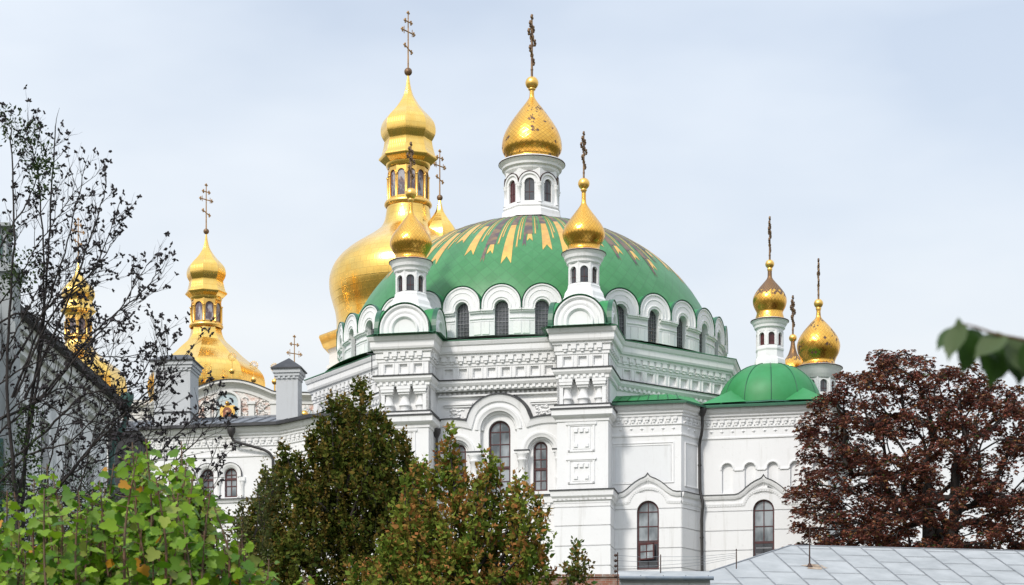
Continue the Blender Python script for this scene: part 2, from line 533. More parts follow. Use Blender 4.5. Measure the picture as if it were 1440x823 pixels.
    def mould(s, fr, pts, prof, mat=0, closed=False, smooth=False):
        """moulding along a curve in the wall plane; prof = [(n, offset to the left of the path)]"""
        pts = [p for i, p in enumerate(pts) if i == 0 or math.hypot(p[0] - pts[i - 1][0], p[1] - pts[i - 1][1]) > 1e-6]
        rows = []; m = len(pts)
        for i, (a, z) in enumerate(pts):
            if closed: p, q = pts[i - 1], pts[(i + 1) % m]
            else: p, q = pts[max(0, i - 1)], pts[min(m - 1, i + 1)]
            def un(u, v):
                l = math.hypot(v[0] - u[0], v[1] - u[1])
                return ((v[0] - u[0]) / l, (v[1] - u[1]) / l) if l > 1e-9 else None
            d1, d2 = un(p, (a, z)), un((a, z), q)
            if d1 is None: d1 = d2
            if d2 is None: d2 = d1
            n1, n2 = (-d1[1], d1[0]), (-d2[1], d2[0])
            k = max(0.35, 1 + n1[0] * n2[0] + n1[1] * n2[1])
            mx, mz = (n1[0] + n2[0]) / k, (n1[1] + n2[1]) / k
            rows.append([fr.P(a + mx * o, n, z + mz * o) for n, o in prof])
        if closed: rows.append(rows[0])
        s.grid(rows, mat, smooth)
        if not closed:
            s.quad(rows[0], mat); s.quad(rows[-1][::-1], mat)
    def build(s, name, mats, parent=None, label=None):
        me = bpy.data.meshes.new(name)
        me.from_pydata([tuple(x) for x in s.v], [], s.f)
        for m in mats: me.materials.append(m)
        if len(s.f):
            me.polygons.foreach_set('material_index', np.array(s.m, dtype=np.int32))
            me.polygons.foreach_set('use_smooth', np.array(s.s, dtype=bool))
        if s.uv:
            ul = me.uv_layers.new(name='UVMap')
            data = np.zeros((len(me.loops), 2), dtype=np.float32)
            li = 0
            for i, f in enumerate(s.f):
                u = s.uv.get(i)
                if u:
                    for j in range(len(f)): data[li + j] = u[j]
                li += len(f)
            ul.data.foreach_set('uv', data.ravel())
        me.update()
        o = bpy.data.objects.new(name, me)
        COL.objects.link(o)
        if parent: attach(o, parent)
        if label: o['label'] = label
        return o

ABS = {}
def attach(o, parent):
    """parts are modelled in world coordinates; keep them there under the parent"""
    o.parent = parent
    loc = ABS.get(parent.name, Vector((0, 0, 0)))
    o.matrix_parent_inverse = Matrix.Translation(-loc)

def thing(name, label, cat, loc=(0, 0, 0), group=None):
    o = bpy.data.objects.new(name, None)
    COL.objects.link(o)
    o.location = loc
    o.empty_display_size = 0.5
    ABS[o.name] = Vector(loc)
    o['label'] = label; o['category'] = cat
    if group: o['group'] = group
    return o

def tag(o, label, cat, group=None):
    o['label'] = label; o['category'] = cat
    if group: o['group'] = group
    return o

def spline(p, sub):
    out = []
    for i in range(len(p) - 1):
        a, b, c, d = p[max(0, i - 1)], p[i], p[i + 1], p[min(len(p) - 1, i + 2)]
        for k in range(sub):
            t = k / sub
            out.append(tuple(0.5 * ((2 * b[j]) + (-a[j] + c[j]) * t + (2 * a[j] - 5 * b[j] + 4 * c[j] - d[j]) * t * t + (-a[j] + 3 * b[j] - 3 * c[j] + d[j]) * t ** 3) for j in range(len(b))))
    out.append(tuple(p[-1]))
    return out

def arc(ac, zs, r, n=20, t0=180, t1=0, stilt=0.0, sy=1.0):
    pts = [(ac + r * math.cos(R(t0 + (t1 - t0) * k / n)), zs + sy * r * math.sin(R(t0 + (t1 - t0) * k / n))) for k in range(n + 1)]
    if stilt: pts = [(ac - r, zs - stilt)] + pts + [(ac + r, zs - stilt)]
    return pts

FY, YH = 3400.0, 1297.0
def zat(v, Y): return (YH - v) / FY * Y          # heights measured in the photograph at a known distance
def xat(u, Y): return (u - 720.0) / FY * Y

# ================================================================== the ground
def terrain_z(x, y):
    pts = [(-60, -1.7), (10, -1.7), (45, 1.6), (60, 3.6), (85, 6.0), (112, 12.0), (122, 12.6), (260, 13.0), (3000, 13.0)]
    z = pts[-1][1]
    for (y0, z0), (y1, z1) in zip(pts[:-1], pts[1:]):
        if y <= y1:
            t = max(0, (y - y0) / (y1 - y0)); t = t * t * (3 - 2 * t)
            z = z0 + (z1 - z0) * t; break
    return z + 0.12 * math.sin(x * 0.31 + y * 0.17) * min(1, abs(y) / 40)
gm = MB()
xs = [-2500, -900, -300, -140] + list(range(-90, 91, 6)) + [140, 300, 900, 2500]
ys = [-2500, -700, -200, -60] + list(range(-30, 271, 6)) + [400, 900, 2500]
gm.grid([[(x, y, terrain_z(x, y)) for x in xs] for y in ys], 0, True)
g = gm.build('ground', [M['ground']])
g['kind'] = 'structure'

# ================================================================== the domed church
TH = R(10.6)
OX, OY = 1.07, 130.0
def an(a, n):
    return (OX + a * math.cos(TH) - n * math.sin(TH), OY - a * math.sin(TH) - n * math.cos(TH))
def FAN(p, q):
    A, B = an(*p), an(*q)
    return Frame(A[0], A[1], B[0] - A[0], B[1] - A[1])
FR = Frame(OX, OY, math.cos(TH), -math.sin(TH))           # faces run parallel to the front wall

church = thing('domed_church', 'white church with a wide green dome, gold onion cupolas and grey tiled side hall', 'church', (OX, OY, 12.5))
W0 = 10.89
LP, CP = -4.15, 4.72            # pillar centres along the front wall
UPATH = [(-11.0, 4.05), (LP - 1.27, W0 - 1.25), (LP - 1.27, 12.5), (LP + 1.25, 12.5), (LP + 1.25, W0), (CP - 1.25, W0), (CP - 1.25, 12.5),
         (CP + 1.25, 12.5), (CP + 1.25, W0 - 1.25), (10.95, 4.66), (10.95, -4.6), (4.6, -10.9), (-4.6, -10.9), (-11.0, -4.5)]
UPW = [an(*p) for p in UPATH]
Z0 = 28.66
mats_w = [M['white'], M['flash'], M['green2'], M['greenold'], M['panel']]

mb = MB()
# crowning cornice, sweeping round walls and pillars
mb.sweep(UPW, [(0.0, 27.42), (0.07, 27.46), (0.07, 27.60), (0.12, 27.62), (0.12, 27.90), (0.20, 27.93), (0.20, 28.02), (0.30, 28.06), (0.34, 28.16), (0.34, 28.40), (0.40, 28.46), (0.46, 28.60), (0.46, Z0)], True, 0)
mb.sweep(UPW, [(0.46, Z0), (0.50, Z0 + 0.003), (0.50, Z0 + 0.035), (-0.45, Z0 + 0.22)], True, 3)
# string moulding under the frieze
mb.sweep(UPW, [(0.0, 26.25), (0.05, 26.30), (0.05, 26.42), (0.13, 26.50), (0.20, 26.62), (0.20, 26.75)], True, 0)
mb.sweep(UPW, [(0.20, 26.75), (0.25, 26.752), (0.25, 26.80), (0.0, 26.86)], True, 1)
o = mb.build('main_cornice', mats_w, church)

mb = MB()
capz = Z0 + 0.19
mb.quad([(*an(a * 0.955, n * 0.955), capz) for a, n in UPATH], 0)
mb.lathe(OX, OY, [(10.1, Z0 + 0.48), (10.55, Z0 + 0.40), (11.35, capz + 0.01)], 64, 0, 0)
mb.build('cornice_roof', [M['green2']], church)

# frieze: recessed squares between the two cornices, and the row of hanging teeth
mb = MB()
for i in range(len(UPATH)):
    p, q = UPATH[i], UPATH[(i + 1) % len(UPATH)]
    f = FAN(p, q); ln = f.len
    if ln < 1.5:
        mb.slab(f, 0, ln, 26.80, 27.45, 0.0, 0.3, mat=0, edges=False)
        continue
    sp_ = 0.72 if ln > 3 else 0.74
    cnt = max(1, int((ln - 0.15) / sp_))
    st = (ln - (cnt - 1) * sp_) / 2
    hs = [(st + k * sp_, 0.20, 26.92, 27.36, 'rect') for k in range(cnt)]
    mb.slab(f, 0, ln, 26.80, 27.45, 0.03, 0.13, hs, mat=0, edges=False)
    mb.slab(f, 0, ln, 26.80, 27.45, -0.10, 0.02, mat=0, edges=False)
    for k in range(cnt):
        c = st + k * sp_
        mb.box(f, c - 0.29, c - 0.24, 0.03, 0.06, 26.86, 27.40)
        mb.box(f, c + 0.24, c + 0.29, 0.03, 0.06, 26.86, 27.40)
    ts = 0.42
    tn = int((ln - 0.2) / ts)
    t0 = (ln - (tn - 1) * ts) / 2
    for k in range(tn):
        c = t0 + k * ts
        mb.box(f, c - 0.13, c + 0.13, 0.07, 0.20, 27.70, 27.925)
        mb.box(f, c - 0.07, c + 0.07, 0.07, 0.16, 27.58, 27.70)
    for k in range(int(ln / 0.30)):
        c = 0.15 + k * 0.30
        mb.box(f, c - 0.07, c + 0.07, 0.05, 0.12, 26.33, 26.47)
mb.build('carved_frieze', [M['white']], church)

# plain wall core behind (all round), down to the ground
mb = MB()
core = [(-11.0, 4.05), (LP, W0), (CP, W0), (10.95, 4.66), (10.95, -4.6), (4.6, -10.9), (-4.6, -10.9), (-11.0, -4.5)]
mb.sweep([an(a * 0.955, n * 0.955) for a, n in core], [(0, 11.5), (0, 28.8)], True, 0)
for p, q in ((core[3], core[4]), (core[4], core[5]), (core[5], core[6]), (core[6], core[7]), (core[7], core[0]), ((-11.0, 4.05), (LP - 1.2, W0 - 1.2)), ((CP + 1.2, W0 - 1.2), (10.95, 4.66))):
    f = FAN(p, q)
    mb.slab(f, 0, f.len, 11.5, 26.3, 0.0, 0.4, mat=0)
mb.build('octagon_wall', [M['white']], church)

# ------------------------------------------------------------------ windows
def window(fr, ac, hw, z0, zs, n, parent, bars=(2, 4), wood='wood', pane='glass', fw=0.07, transom=None, name='window'):
    """wooden frame with glazing bars (the part) and its pane (a part of the window)"""
    m = MB()
    path = [(ac - hw, z0)] + arc(ac, zs, hw, 14) + [(ac + hw, z0)]
    m.mould(fr, path, [(n - 0.04, 0), (n + 0.05, 0), (n + 0.05, -fw), (n - 0.04, -fw)], 0)
    m.box(fr, ac - hw, ac + hw, n - 0.04, n + 0.06, z0, z0 + fw * 1.3)
    bw = 0.022
    nb = bars[0]
    for k in range(1, nb):
        a = ac - hw + 2 * hw * k / nb
        top = zs + math.sqrt(hw * hw - (a - ac) ** 2) - 0.01
        m.box(fr, a - bw, a + bw, n - 0.03, n + 0.03, z0, top)
    H = zs - z0
    for k in range(1, bars[1] + 1):
        z = z0 + H * k / bars[1]
        m.box(fr, ac - hw + 0.02, ac + hw - 0.02, n - 0.03, n + 0.028, z - bw, z + bw)
    if transom: m.box(fr, ac - hw + 0.02, ac + hw - 0.02, n - 0.03, n + 0.045, transom - 0.05, transom + 0.06)
    o = m.build(name, [M[wood]], parent)
    g_ = MB()
    g_.slab(fr, ac - hw + 0.02, ac + hw - 0.02, z0 + 0.02, 0, n, 0.03, ztop=lambda a: zs + math.sqrt(max(0, (hw - 0.015) ** 2 - (a - ac) ** 2)))
    g_.build('pane', [M[pane]], o)
    return o

# ------------------------------------------------------------------ front wall between the pillars
fa, fb = LP + 1.25, CP - 1.25
CC = 0.27
front = MB()
# upper field with two carved panels
zc_hood = 24.68; rh = 1.55
def hood(a):
    d = abs(a - CC)
    if d <= rh: return zc_hood + math.sqrt(rh * rh - d * d) * 0.86
    c2 = CC + (2.55 if a > CC else -2.5)
    r2 = 1.42
    e = abs(a - c2)
    return zc_hood - 0.30 + 0.48 * math.sqrt(max(0.0, 1 - (e / r2) ** 2))
front.slab(FR, fa, fb, 20.9, 26.3, W0 - 0.28, 0.3, ((CC, 0.55, 21.2, 24.26, 'arch'), (CC + 2.05, 0.36, 21.25, 23.35, 'arch'), (CC - 2.05, 0.36, 21.25, 23.35, 'arch')), mat=0, edges=False)
# arcade layer standing proud, its top following the hood line
front.slab(FR, fa, fb, 20.9, 24.4, W0, 0.28, ((CC, 0.92, 20.9, 24.32, 'arch'), (CC + 2.12, 0.68, 20.9, 23.2, 'arch'), (CC - 2.12, 0.68, 20.9, 23.2, 'arch')), ztop=hood, mat=0)
for c, r, zs in ((CC, 0.92, 24.32), (CC + 2.12, 0.68, 23.2), (CC - 2.12, 0.68, 23.2)):
    front.mould(FR, arc(c, zs, r + 0.22, 24), [(W0, 0.05), (W0 + 0.06, 0.03), (W0 + 0.06, -0.06), (W0 + 0.02, -0.14), (W0, -0.2)], 0)
    front.mould(FR, arc(c, zs, r - 0.10, 24), [(W0 - 0.28, 0.1), (W0 - 0.16, 0.1), (W0 - 0.16, 0.0), (W0 - 0.28, -0.05)], 0)
# white band under the hood and the dark flashing on it
hp = [(fa + (fb - fa) * k / 64, hood(fa + (fb - fa) * k / 64)) for k in range(65)]
front.mould(FR, hp, [(W0, -0.34), (W0 + 0.08, -0.32), (W0 + 0.12, -0.12), (W0 + 0.15, -0.04), (W0 + 0.15, 0.0), (W0 - 0.2, 0.0)], 0)
front.mould(FR, hp, [(W0 - 0.25, 0.0), (W0 + 0.20, 0.0), (W0 + 0.20, 0.05), (W0 - 0.25, 0.16)], 1)
# half columns with block capitals
for a in (CC - 1.20, CC + 1.20, fa + 0.24, fb - 0.20):
    big = abs(a - CC) < 2
    w = 0.30 if big else 0.2
    zc = 22.95
    front.box(FR, a - w - 0.06, a + w + 0.06, W0, W0 + 0.20, zc + 0.12, zc + 0.24)
    front.box(FR, a - w - 0.09, a + w + 0.09, W0, W0 + 0.24, zc + 0.24, zc + 0.29, 1)
    c = FR.P(a, W0 + 0.02, 0)
    front.lathe(c[0], c[1], [(w * 0.98, zc + 0.12), (w * 0.95, zc + 0.02), (w * 0.7, zc - 0.10), (w * 0.86, zc - 0.16), (w * 0.86, zc - 0.22), (w * 0.66, zc - 0.28), (w * 0.66, 21.9), (w * 0.74, 21.86), (w * 0.74, 21.78), (w * 0.66, 21.74), (w * 0.68, 21.2), (w * 0.85, 21.1), (w * 0.85, 20.95)], 16)
# framed upper panels
for c0, c1 in ((fa + 0.35, CC - 1.35), (CC + 1.55, fb - 0.2)):
    front.box(FR, c0, c1, W0 - 0.28, W0 - 0.16, 25.62, 25.72)
    front.box(FR, c0 + 0.05, c1 - 0.05, W0 - 0.28, W0 - 0.20, 25.52, 25.58)
    for k in range(26):
        rr = random.Random(k * 7 + int(c0 * 10))
        ax_, az_ = c0 + 0.3 + rr.random() * (c1 - c0 - 0.7), 24.95 + rr.random() * 0.5
        front.ball(FR.P(ax_, W0 - 0.275, az_), 0.05 + rr.random() * 0.05, 0, 8, 5, 0.7)
front.box(FR, fa + 0.1, fb, W0 - 0.28, W0 - 0.10, 26.02, 26.10)
for k in range(26):
    c = fa + 0.2 + k * 0.245
    if c < fb - 0.1: front.box(FR, c - 0.06, c + 0.06, W0 - 0.28, W0 - 0.16, 26.12, 26.24)
o_front = front.build('front_wall', mats_w, church)
window(FR, CC, 0.53, 21.2, 24.26, W0 - 0.48, o_front, (2, 5), transom=22.5)
window(FR, CC + 2.05, 0.335, 21.25, 23.35, W0 - 0.46, o_front, (2, 4), transom=22.35)
window(FR, CC - 2.05, 0.335, 21.25, 23.35, W0 - 0.46, o_front, (2, 4), transom=22.35)

# lower part of the front wall: sill string, courses
def courses(m, fr, a0, a1, zlist, n, t, holes=(), gap=0.028, mat=0):
    m.slab(fr, a0, a1, zlist[-1], zlist[0], n - t, 0.25, holes, mat=mat, edges=False)
    for zt_, zb in zip(zlist[:-1], zlist[1:]):
        m.slab(fr, a0, a1, zb + gap, zt_ - gap, n, t, holes, mat=mat)
low = MB()
ZR = [20.3, 19.95, 19.15, 18.18, 17.2, 16.2, 15.2, 14.2, 11.0]
courses(low, FR, fa - 0.2, fb + 0.2, ZR, W0 + 0.28, 0.05)
low.box(FR, fa, fb, W0 - 0.3, W0 + 0.33, 20.3, 20.55)
low.box(FR, fa, fb, W0 - 0.3, W0 + 0.42, 20.55, 20.90)
low.box(FR, fa, fb, W0 - 0.3, W0 + 0.50, 20.90, 20.96, 1)
for k in range(20):
    low.box(FR, fa + 0.1 + k * 0.31, fa + 0.25 + k * 0.31, W0 + 0.33, W0 + 0.40, 20.42, 20.55)
low.build('base_wall', mats_w, church)

# ------------------------------------------------------------------ the two corner pillars
def pillar(pc, right):
    m = MB()
    fp = FR
    a0, a1 = pc - 1.25, pc + 1.25
    back = 9.0 if pc > 0 else 9.2
    path = [an(a0, back), an(a0, 12.5), an(a1, 12.5), an(a1, back)]
    # zone of balusters: recessed front
    m.slab(fp, a0, a1, 24.9, 26.3, 12.12, 0.5, mat=0, edges=False)
    for sd in (0, 1):
        f2 = FAN((a1, 12.5), (a1, back)) if sd else FAN((a0, back), (a0, 12.5))
        m.slab(f2, 0, f2.len, 24.9, 26.3, 0, 0.3, mat=0)
    m.box(fp, a0, a0 + 0.12, 12.0, 12.5, 24.9, 26.3)
    m.box(fp, a1 - 0.12, a1, 12.0, 12.5, 24.9, 26.3)
    for k in (-1, 0, 1):
        c = pc + k * 0.82
        m.box(fp, c - 0.31, c + 0.31, 12.12, 12.58, 25.98, 26.12)
        m.box(fp, c - 0.27, c + 0.27, 12.12, 12.52, 25.88, 25.98)
        m.box(fp, c - 0.34, c + 0.34, 12.12, 12.60, 26.12, 26.26)
        w = an(c, 12.22)
        m.lathe(w[0], w[1], [(0.25, 25.88), (0.22, 25.84), (0.205, 25.72), (0.215, 25.6), (0.25, 25.48), (0.29, 25.40), (0.30, 25.37), (0.30, 25.33), (0.26, 25.30), (0.24, 25.27), (0.25, 25.10), (0.27, 24.98), (0.28, 24.9)], 20)
    # twin dark flashings and the cap of the shaft
    m.sweep(path, [(0.0, 24.86), (0.10, 24.87), (0.10, 25.0)], False, 0)
    m.sweep(path, [(0.10, 25.0), (0.14, 25.002), (0.14, 25.05), (-0.2, 25.10)], False, 1)
    m.sweep(path, [(0.0, 24.2), (0.05, 24.22), (0.05, 24.34), (0.16, 24.42), (0.24, 24.50), (0.24, 24.78)], False, 0)
    m.sweep(path, [(0.24, 24.78), (0.30, 24.782), (0.30, 24.84), (0.0, 24.90)], False, 1)
    # shaft
    m.sweep(path, [(0, 20.85), (0, 24.3)], False, 0)
    for zt_, zb in ((24.15, 22.75), (22.45, 21.2)):
        m.box(fp, pc - 0.80, pc + 0.68, 12.5, 12.57, zt_ - 0.10, zt_)
        m.box(fp, pc - 0.74, pc + 0.62, 12.5, 12.54, zt_ - 0.16, zt_ - 0.10)
        for s_ in (-1, 1):
            m.box(fp, pc - 0.06 + s_ * 0.60 - 0.05, pc - 0.06 + s_ * 0.60 + 0.05, 12.5, 12.54, zb, zt_ - 0.16)
        m.box(fp, pc - 0.71, pc + 0.59, 12.5, 12.54, zb, zb + 0.08)
        for sx in (-1, 0, 1):
            for z_ in (zb + 0.22, zt_ - 0.46):
                if sx == 0 and z_ < zt_ - 0.5: continue
                m.box(fp, pc - 0.06 + sx * 0.27 - 0.085, pc - 0.06 + sx * 0.27 + 0.085, 12.5, 12.57, z_, z_ + 0.17)
        m.slab(fp, pc - 0.50, pc + 0.38, zb + 0.12, zt_ - 0.2, 12.525, 0.04, ((pc - 0.06, 0.33, zb + 0.22, zt_ - 0.29, 'rect'),), mat=0)
    # string course and rusticated lower shaft
    m.sweep(path, [(0.0, 20.2), (0.13, 20.22), (0.13, 20.34), (0.20, 20.38), (0.20, 20.48), (0.28, 20.58), (0.30, 20.84)], False, 0)
    m.sweep(path, [(0.30, 20.84), (0.35, 20.842), (0.35, 20.89), (0.0, 20.95)], False, 1)
    for k in range(12):
        m.box(fp, a0 + 0.03 + k * 0.21, a0 + 0.13 + k * 0.21, 12.6, 12.70, 20.38, 20.46)
    prof = [(0.13, 20.25)]
    for z in (20.05, 19.15, 18.18, 17.2, 16.2, 15.2, 14.2):
        prof += [(0.13, z + 0.03), (0.07, z + 0.015), (0.07, z - 0.015), (0.13, z - 0.03)]
    prof.append((0.13, 11.0))
    m.sweep(path, prof, False, 0)
    # gabled block on top: four round gables, green barrel roofs
    return m.build('corner_pillar', mats_w, church)
p1 = pillar(LP, False)
p2 = pillar(CP, True)

def gables(tc_a, parent):
    m = MB()
    zb = Z0 + 0.04; rg = 1.24; zs = zb + 0.28; hn = 1.42
    c = (tc_a, 11.35)
    for k in range(4):
        th_ = TH + k * PI / 2
        w = an(*c)
        f = Frame(w[0], w[1], math.cos(th_), -math.sin(th_))
        ztop_ = lambda a: zs + math.sqrt(max(0, rg * rg - a * a))
        m.slab(f, -rg, rg, zb, 0, hn, 0.15, ztop=ztop_, mat=0)
        for r_, n_ in ((rg - 0.02, 0.10), (rg - 0.30, 0.05), (0.68, 0.12)):
            m.mould(f, arc(0, zs, r_, 24, stilt=0.25), [(hn, 0), (hn + n_, 0), (hn + n_, -0.07), (hn + n_ * 0.4, -0.14), (hn, -0.16)], 0)
        # barrel roof
        pr = arc(0, zs, rg + 0.03, 20, stilt=0.28)
        rows = [[f.P(a, n_, z) for a, z in pr] for n_ in (hn + 0.13, -0.05)]
        m.grid(rows, 1, True)
        m.mould(f, arc(0, zs, rg + 0.03, 24, stilt=0.28), [(hn + 0.13, 0.0), (hn + 0.14, 0.035), (hn - 0.1, 0.04)], 2)
        m.quad([f.P(-1.9, 1.5, zb + 0.03), f.P(1.9, 1.5, zb + 0.03), f.P(1.9, 2.05, zb - 0.02), f.P(-1.9, 2.05, zb - 0.02)] if False else
               [f.P(-1.45, hn, zb + 0.14), f.P(1.45, hn, zb + 0.14), f.P(1.6, hn + 0.45, zb + 0.01), f.P(-1.6, hn + 0.45, zb + 0.01)], 3)
    return m.build('gable_block', [M['white'], M['green2'], M['greentrim'], M['greenold']], parent)

# ------------------------------------------------------------------ cupolas
def cross(name, x, y, z0, h, arm, az, parent, ornate=True, mat='golddark', thick=1.0):
    m = MB()
    dx, dy = math.cos(az), math.sin(az)
    t = 0.045 * thick
    m.tube([(x, y, z0), (x, y, z0 + h)], [t * 1.2, t * 0.8], 6)
    def bar(zc, half, slope=0.0, r=None):
        r = r or t * 0.85
        m.tube([(x - dx * half, y - dy * half, zc + slope * half), (x + dx * half, y + dy * half, zc - slope * half)], r, 6)
        for s_ in (-1, 1):
            for q in ((0, 0), (0.0, 1), (0.0, -1), (1, 0)):
                c = (x + s_ * dx * (half + q[0] * 0.09 * thick), y + s_ * dy * (half + q[0] * 0.09 * thick), zc - s_ * slope * half + q[1] * 0.09 * thick)
                m.ball(c, 0.062 * thick, 0, 6, 4)
    bar(z0 + h * 0.66, arm)
    bar(z0 + h * 0.84, arm * 0.5)
    bar(z0 + h * 0.36, arm * 0.55, 0.45)
    for q in (-1, 0, 1):
        m.ball((x + dx * q * 0.08 * thick, y + dy * q * 0.08 * thick, z0 + h - 0.03 + (0.08 * thick if q == 0 else 0)), 0.062 * thick, 0, 6, 4)
    if ornate:
        for zz, rr in ((0.66, 0.10), (0.36, 0.075), (0.12, 0.06), (0.84, 0.07)):
            m.ball((x, y, z0 + h * zz), rr * thick, 0, 7, 5, 1.5)
        for s_ in (-1, 1):
            for s2 in (-1, 1):
                m.tube([(x, y, z0 + h * 0.66), (x + s_ * dx * 0.28 * thick, y + s_ * dy * 0.28 * thick, z0 + h * 0.66 + s2 * 0.28 * thick)], t * 0.45, 4)
    else:
        for s_ in (-1, 1):
            m.tube([(x + s_ * dx * arm * 0.72, y + s_ * dy * arm * 0.72, z0 + h * 0.6), (x + s_ * dx * arm * 0.72, y + s_ * dy * arm * 0.72, z0 + h * 0.73)], t * 0.5, 4)
    return m.build(name, [M[mat]], parent)

def cupola(x, y, px, y_px, parent, prof_gold, prof_top, drum, prof_low, goldm='goldscale', nwin=8, phase=0.0, name='cupola', win=None, cross_h=None, cross_top=None, arches=False, az=R(80), capn=40, pane='darkglass', ornate=True, lown=8, thick=1.0, skirt_dark=False):
    """all profiles in photograph pixels (v, r) at px pixels per metre; converted to metres here"""
    Z = lambda v: (YH - v) / FY * y_px
    q = lambda pr: [(max(0.001, r / px), Z(v)) for v, r in pr]
    body = MB()
    body.lathe(x, y, q(prof_top), capn, 0, 0, False)
    mr = max(r for v, r in prof_top); mv = [v for v, r in prof_top if r == mr][0]
    body.lathe(x, y, q([(prof_top[0][0] + 0.4, prof_top[0][1]), (mv - 1.4, mr + 0.6), (mv - 0.4, mr + 0.7), (mv + 0.1, mr - 0.5)]), capn, 0, 1, False)
    # drum faces with real arched openings
    r_d, v0, v1 = drum
    ap = r_d / px
    fw = 2 * ap * math.tan(PI / nwin)
    hw, vs, vsp = win
    hw /= px
    for k in range(nwin):
        t = phase + 2 * PI * k / nwin
        f = Frame(x, y, math.cos(t), math.sin(t))
        # outward normal of this frame is (sin t, -cos t)
        body.slab(f, -fw / 2, fw / 2, Z(v1), Z(v0), ap, 0.14, ((0, hw, Z(vs), Z(vsp), 'arch'),), mat=0, edges=False)
        body.mould(f, arc(0, Z(vsp), hw + 0.05, 12, stilt=0.0 if arches else (Z(vsp) - Z(vs)) * 0.98), [(ap, 0.0), (ap + 0.03, 0.0), (ap + 0.03, -0.05), (ap, -0.05)], 0)
        t2 = t + PI / nwin
        f2 = Frame(x, y, math.cos(t2), math.sin(t2))
        apc = ap / math.cos(PI / nwin)
        if arches:
            body.mould(f, arc(0, Z(vsp), fw / 2 - 0.03, 14), [(ap, 0.04), (ap + 0.07, 0.04), (ap + 0.07, -0.05), (ap, -0.05)], 0)
            body.mould(f, arc(0, Z(vsp) + 0.02, fw / 2 + 0.01, 14), [(ap, 0.03), (ap + 0.09, 0.03), (ap + 0.09, 0.0), (ap, 0.0)], 1)
            c = f2.P(0, apc - 0.01, 0)
            body.lathe(c[0], c[1], [(0.15, Z(vsp) + 0.02), (0.15, Z(vsp) - 0.05), (0.10, Z(vsp) - 0.13), (0.13, Z(vsp) - 0.17), (0.09, Z(vsp) - 0.21), (0.09, Z(vs)), (0.13, Z(vs) - 0.06), (0.13, Z(vs) - 0.12)], 10)
        else:
            body.box(f2, -0.035, 0.035, apc - 0.08, apc + 0.012, Z(v1), Z(v0))
    body.lathe(x, y, q(prof_low), lown, phase + PI / lown, 0, False)
    if skirt_dark: pass
    tower = body.build(name, [M['white'], M['iron'], M['flash']], parent)
    g_ = MB()
    g_.lathe(x, y, q(prof_gold), 48, 0, 0, True, sub=4)
    zt_, rt = Z(prof_gold[0][0]), 0
    g_.build('onion_dome', [M[goldm]], tower)
    for k in range(nwin):
        t = phase + 2 * PI * k / nwin
        f = Frame(x, y, math.cos(t), math.sin(t))
        w_ = MB()
        w_.slab(f, -hw - 0.02, hw + 0.02, Z(vs) - 0.02, Z(vsp) + hw + 0.02, ap - 0.09, 0.02)
        w_.box(f, -0.012, 0.012, ap - 0.09, ap - 0.075, Z(vs), Z(vsp) + hw, 1)
        w_.box(f, -hw, hw, ap - 0.09, ap - 0.075, (Z(vs) + Z(vsp)) / 2 - 0.012, (Z(vs) + Z(vsp)) / 2 + 0.012, 1)
        w_.build('cupola_window', [M[pane if not isinstance(pane, list) else pane[k % len(pane)]], M['wood']], tower)
    return tower

def small_cupola(x, y, dv, parent, yref=118.05, **kw):
    """same size as the cupola nearest the camera; dv moves it in the profile's own scale"""
    px = FY / yref
    pg = [(268, 3.0), (276, 3.0), (285, 3.4), (291, 6), (300, 12.5), (310, 20), (320, 26.8), (328, 29.8), (334, 29.6), (341, 26.5), (346, 23.2), (350, 22.2), (353, 22.8), (357, 25.5)]
    pt_ = [(356, 25), (357.0, 30.5), (359, 31), (360, 30), (363, 28), (367, 27), (368.5, 25.5), (370, 24.5), (373, 24), (375, 21.5)]
    pl = [(404, 22.5), (405.5, 24.5), (408, 24.5), (410, 25), (413, 27), (416, 29), (422, 30.5), (426, 33.0), (452, 34)]
    s_ = lambda pr: [(v + dv, r) for v, r in pr]
    t = cupola(x, y, px, yref, parent, s_(pg), s_(pt_), (20.8, 374 + dv, 405 + dv), s_(pl), win=(5.6, 402.5 + dv, 385 + dv), phase=R(0), **kw)
    Z = lambda v: (YH - v - dv) / FY * yref
    b = MB()
    b.ball((x, y, Z(259)), 8.2 / px, 0, 20, 14)
    b.lathe(x, y, [(0.07, Z(262)), (0.13, Z(266)), (0.16, Z(268.5)), (0.11, Z(270)), (0.10, Z(275))], 14)
    b.build('gilded_ball', [M['goldplain']], t)
    return t, Z

tC = (4.60, 11.35); tL = (-4.05, 11.35)
for tpos, par in ((tC, p2), (tL, p1)):
    gables(tpos[0], church)
    w = an(*tpos)
    t, Zc = small_cupola(w[0], w[1], 0, church)
    cross('cross', w[0], w[1], Zc(251), 63 / 28.8, 0.55, R(76), t)
# the two cupolas on the far side
for tpos in ((4.6, -11.0), (-4.6, -11.0)):
    w = an(*tpos)
    gb = MB()
    gb.lathe(w[0], w[1], [(0.01, 31.2), (1.6, 30.0), (1.7, 28.6)], 16, 0, 0)
    gb.build('gable_block', [M['green2']], church)
    t, Zc = small_cupola(w[0], w[1], 0, church)
    cross('cross', w[0], w[1], Zc(251), 63 / 28.8, 0.55, R(76), t)

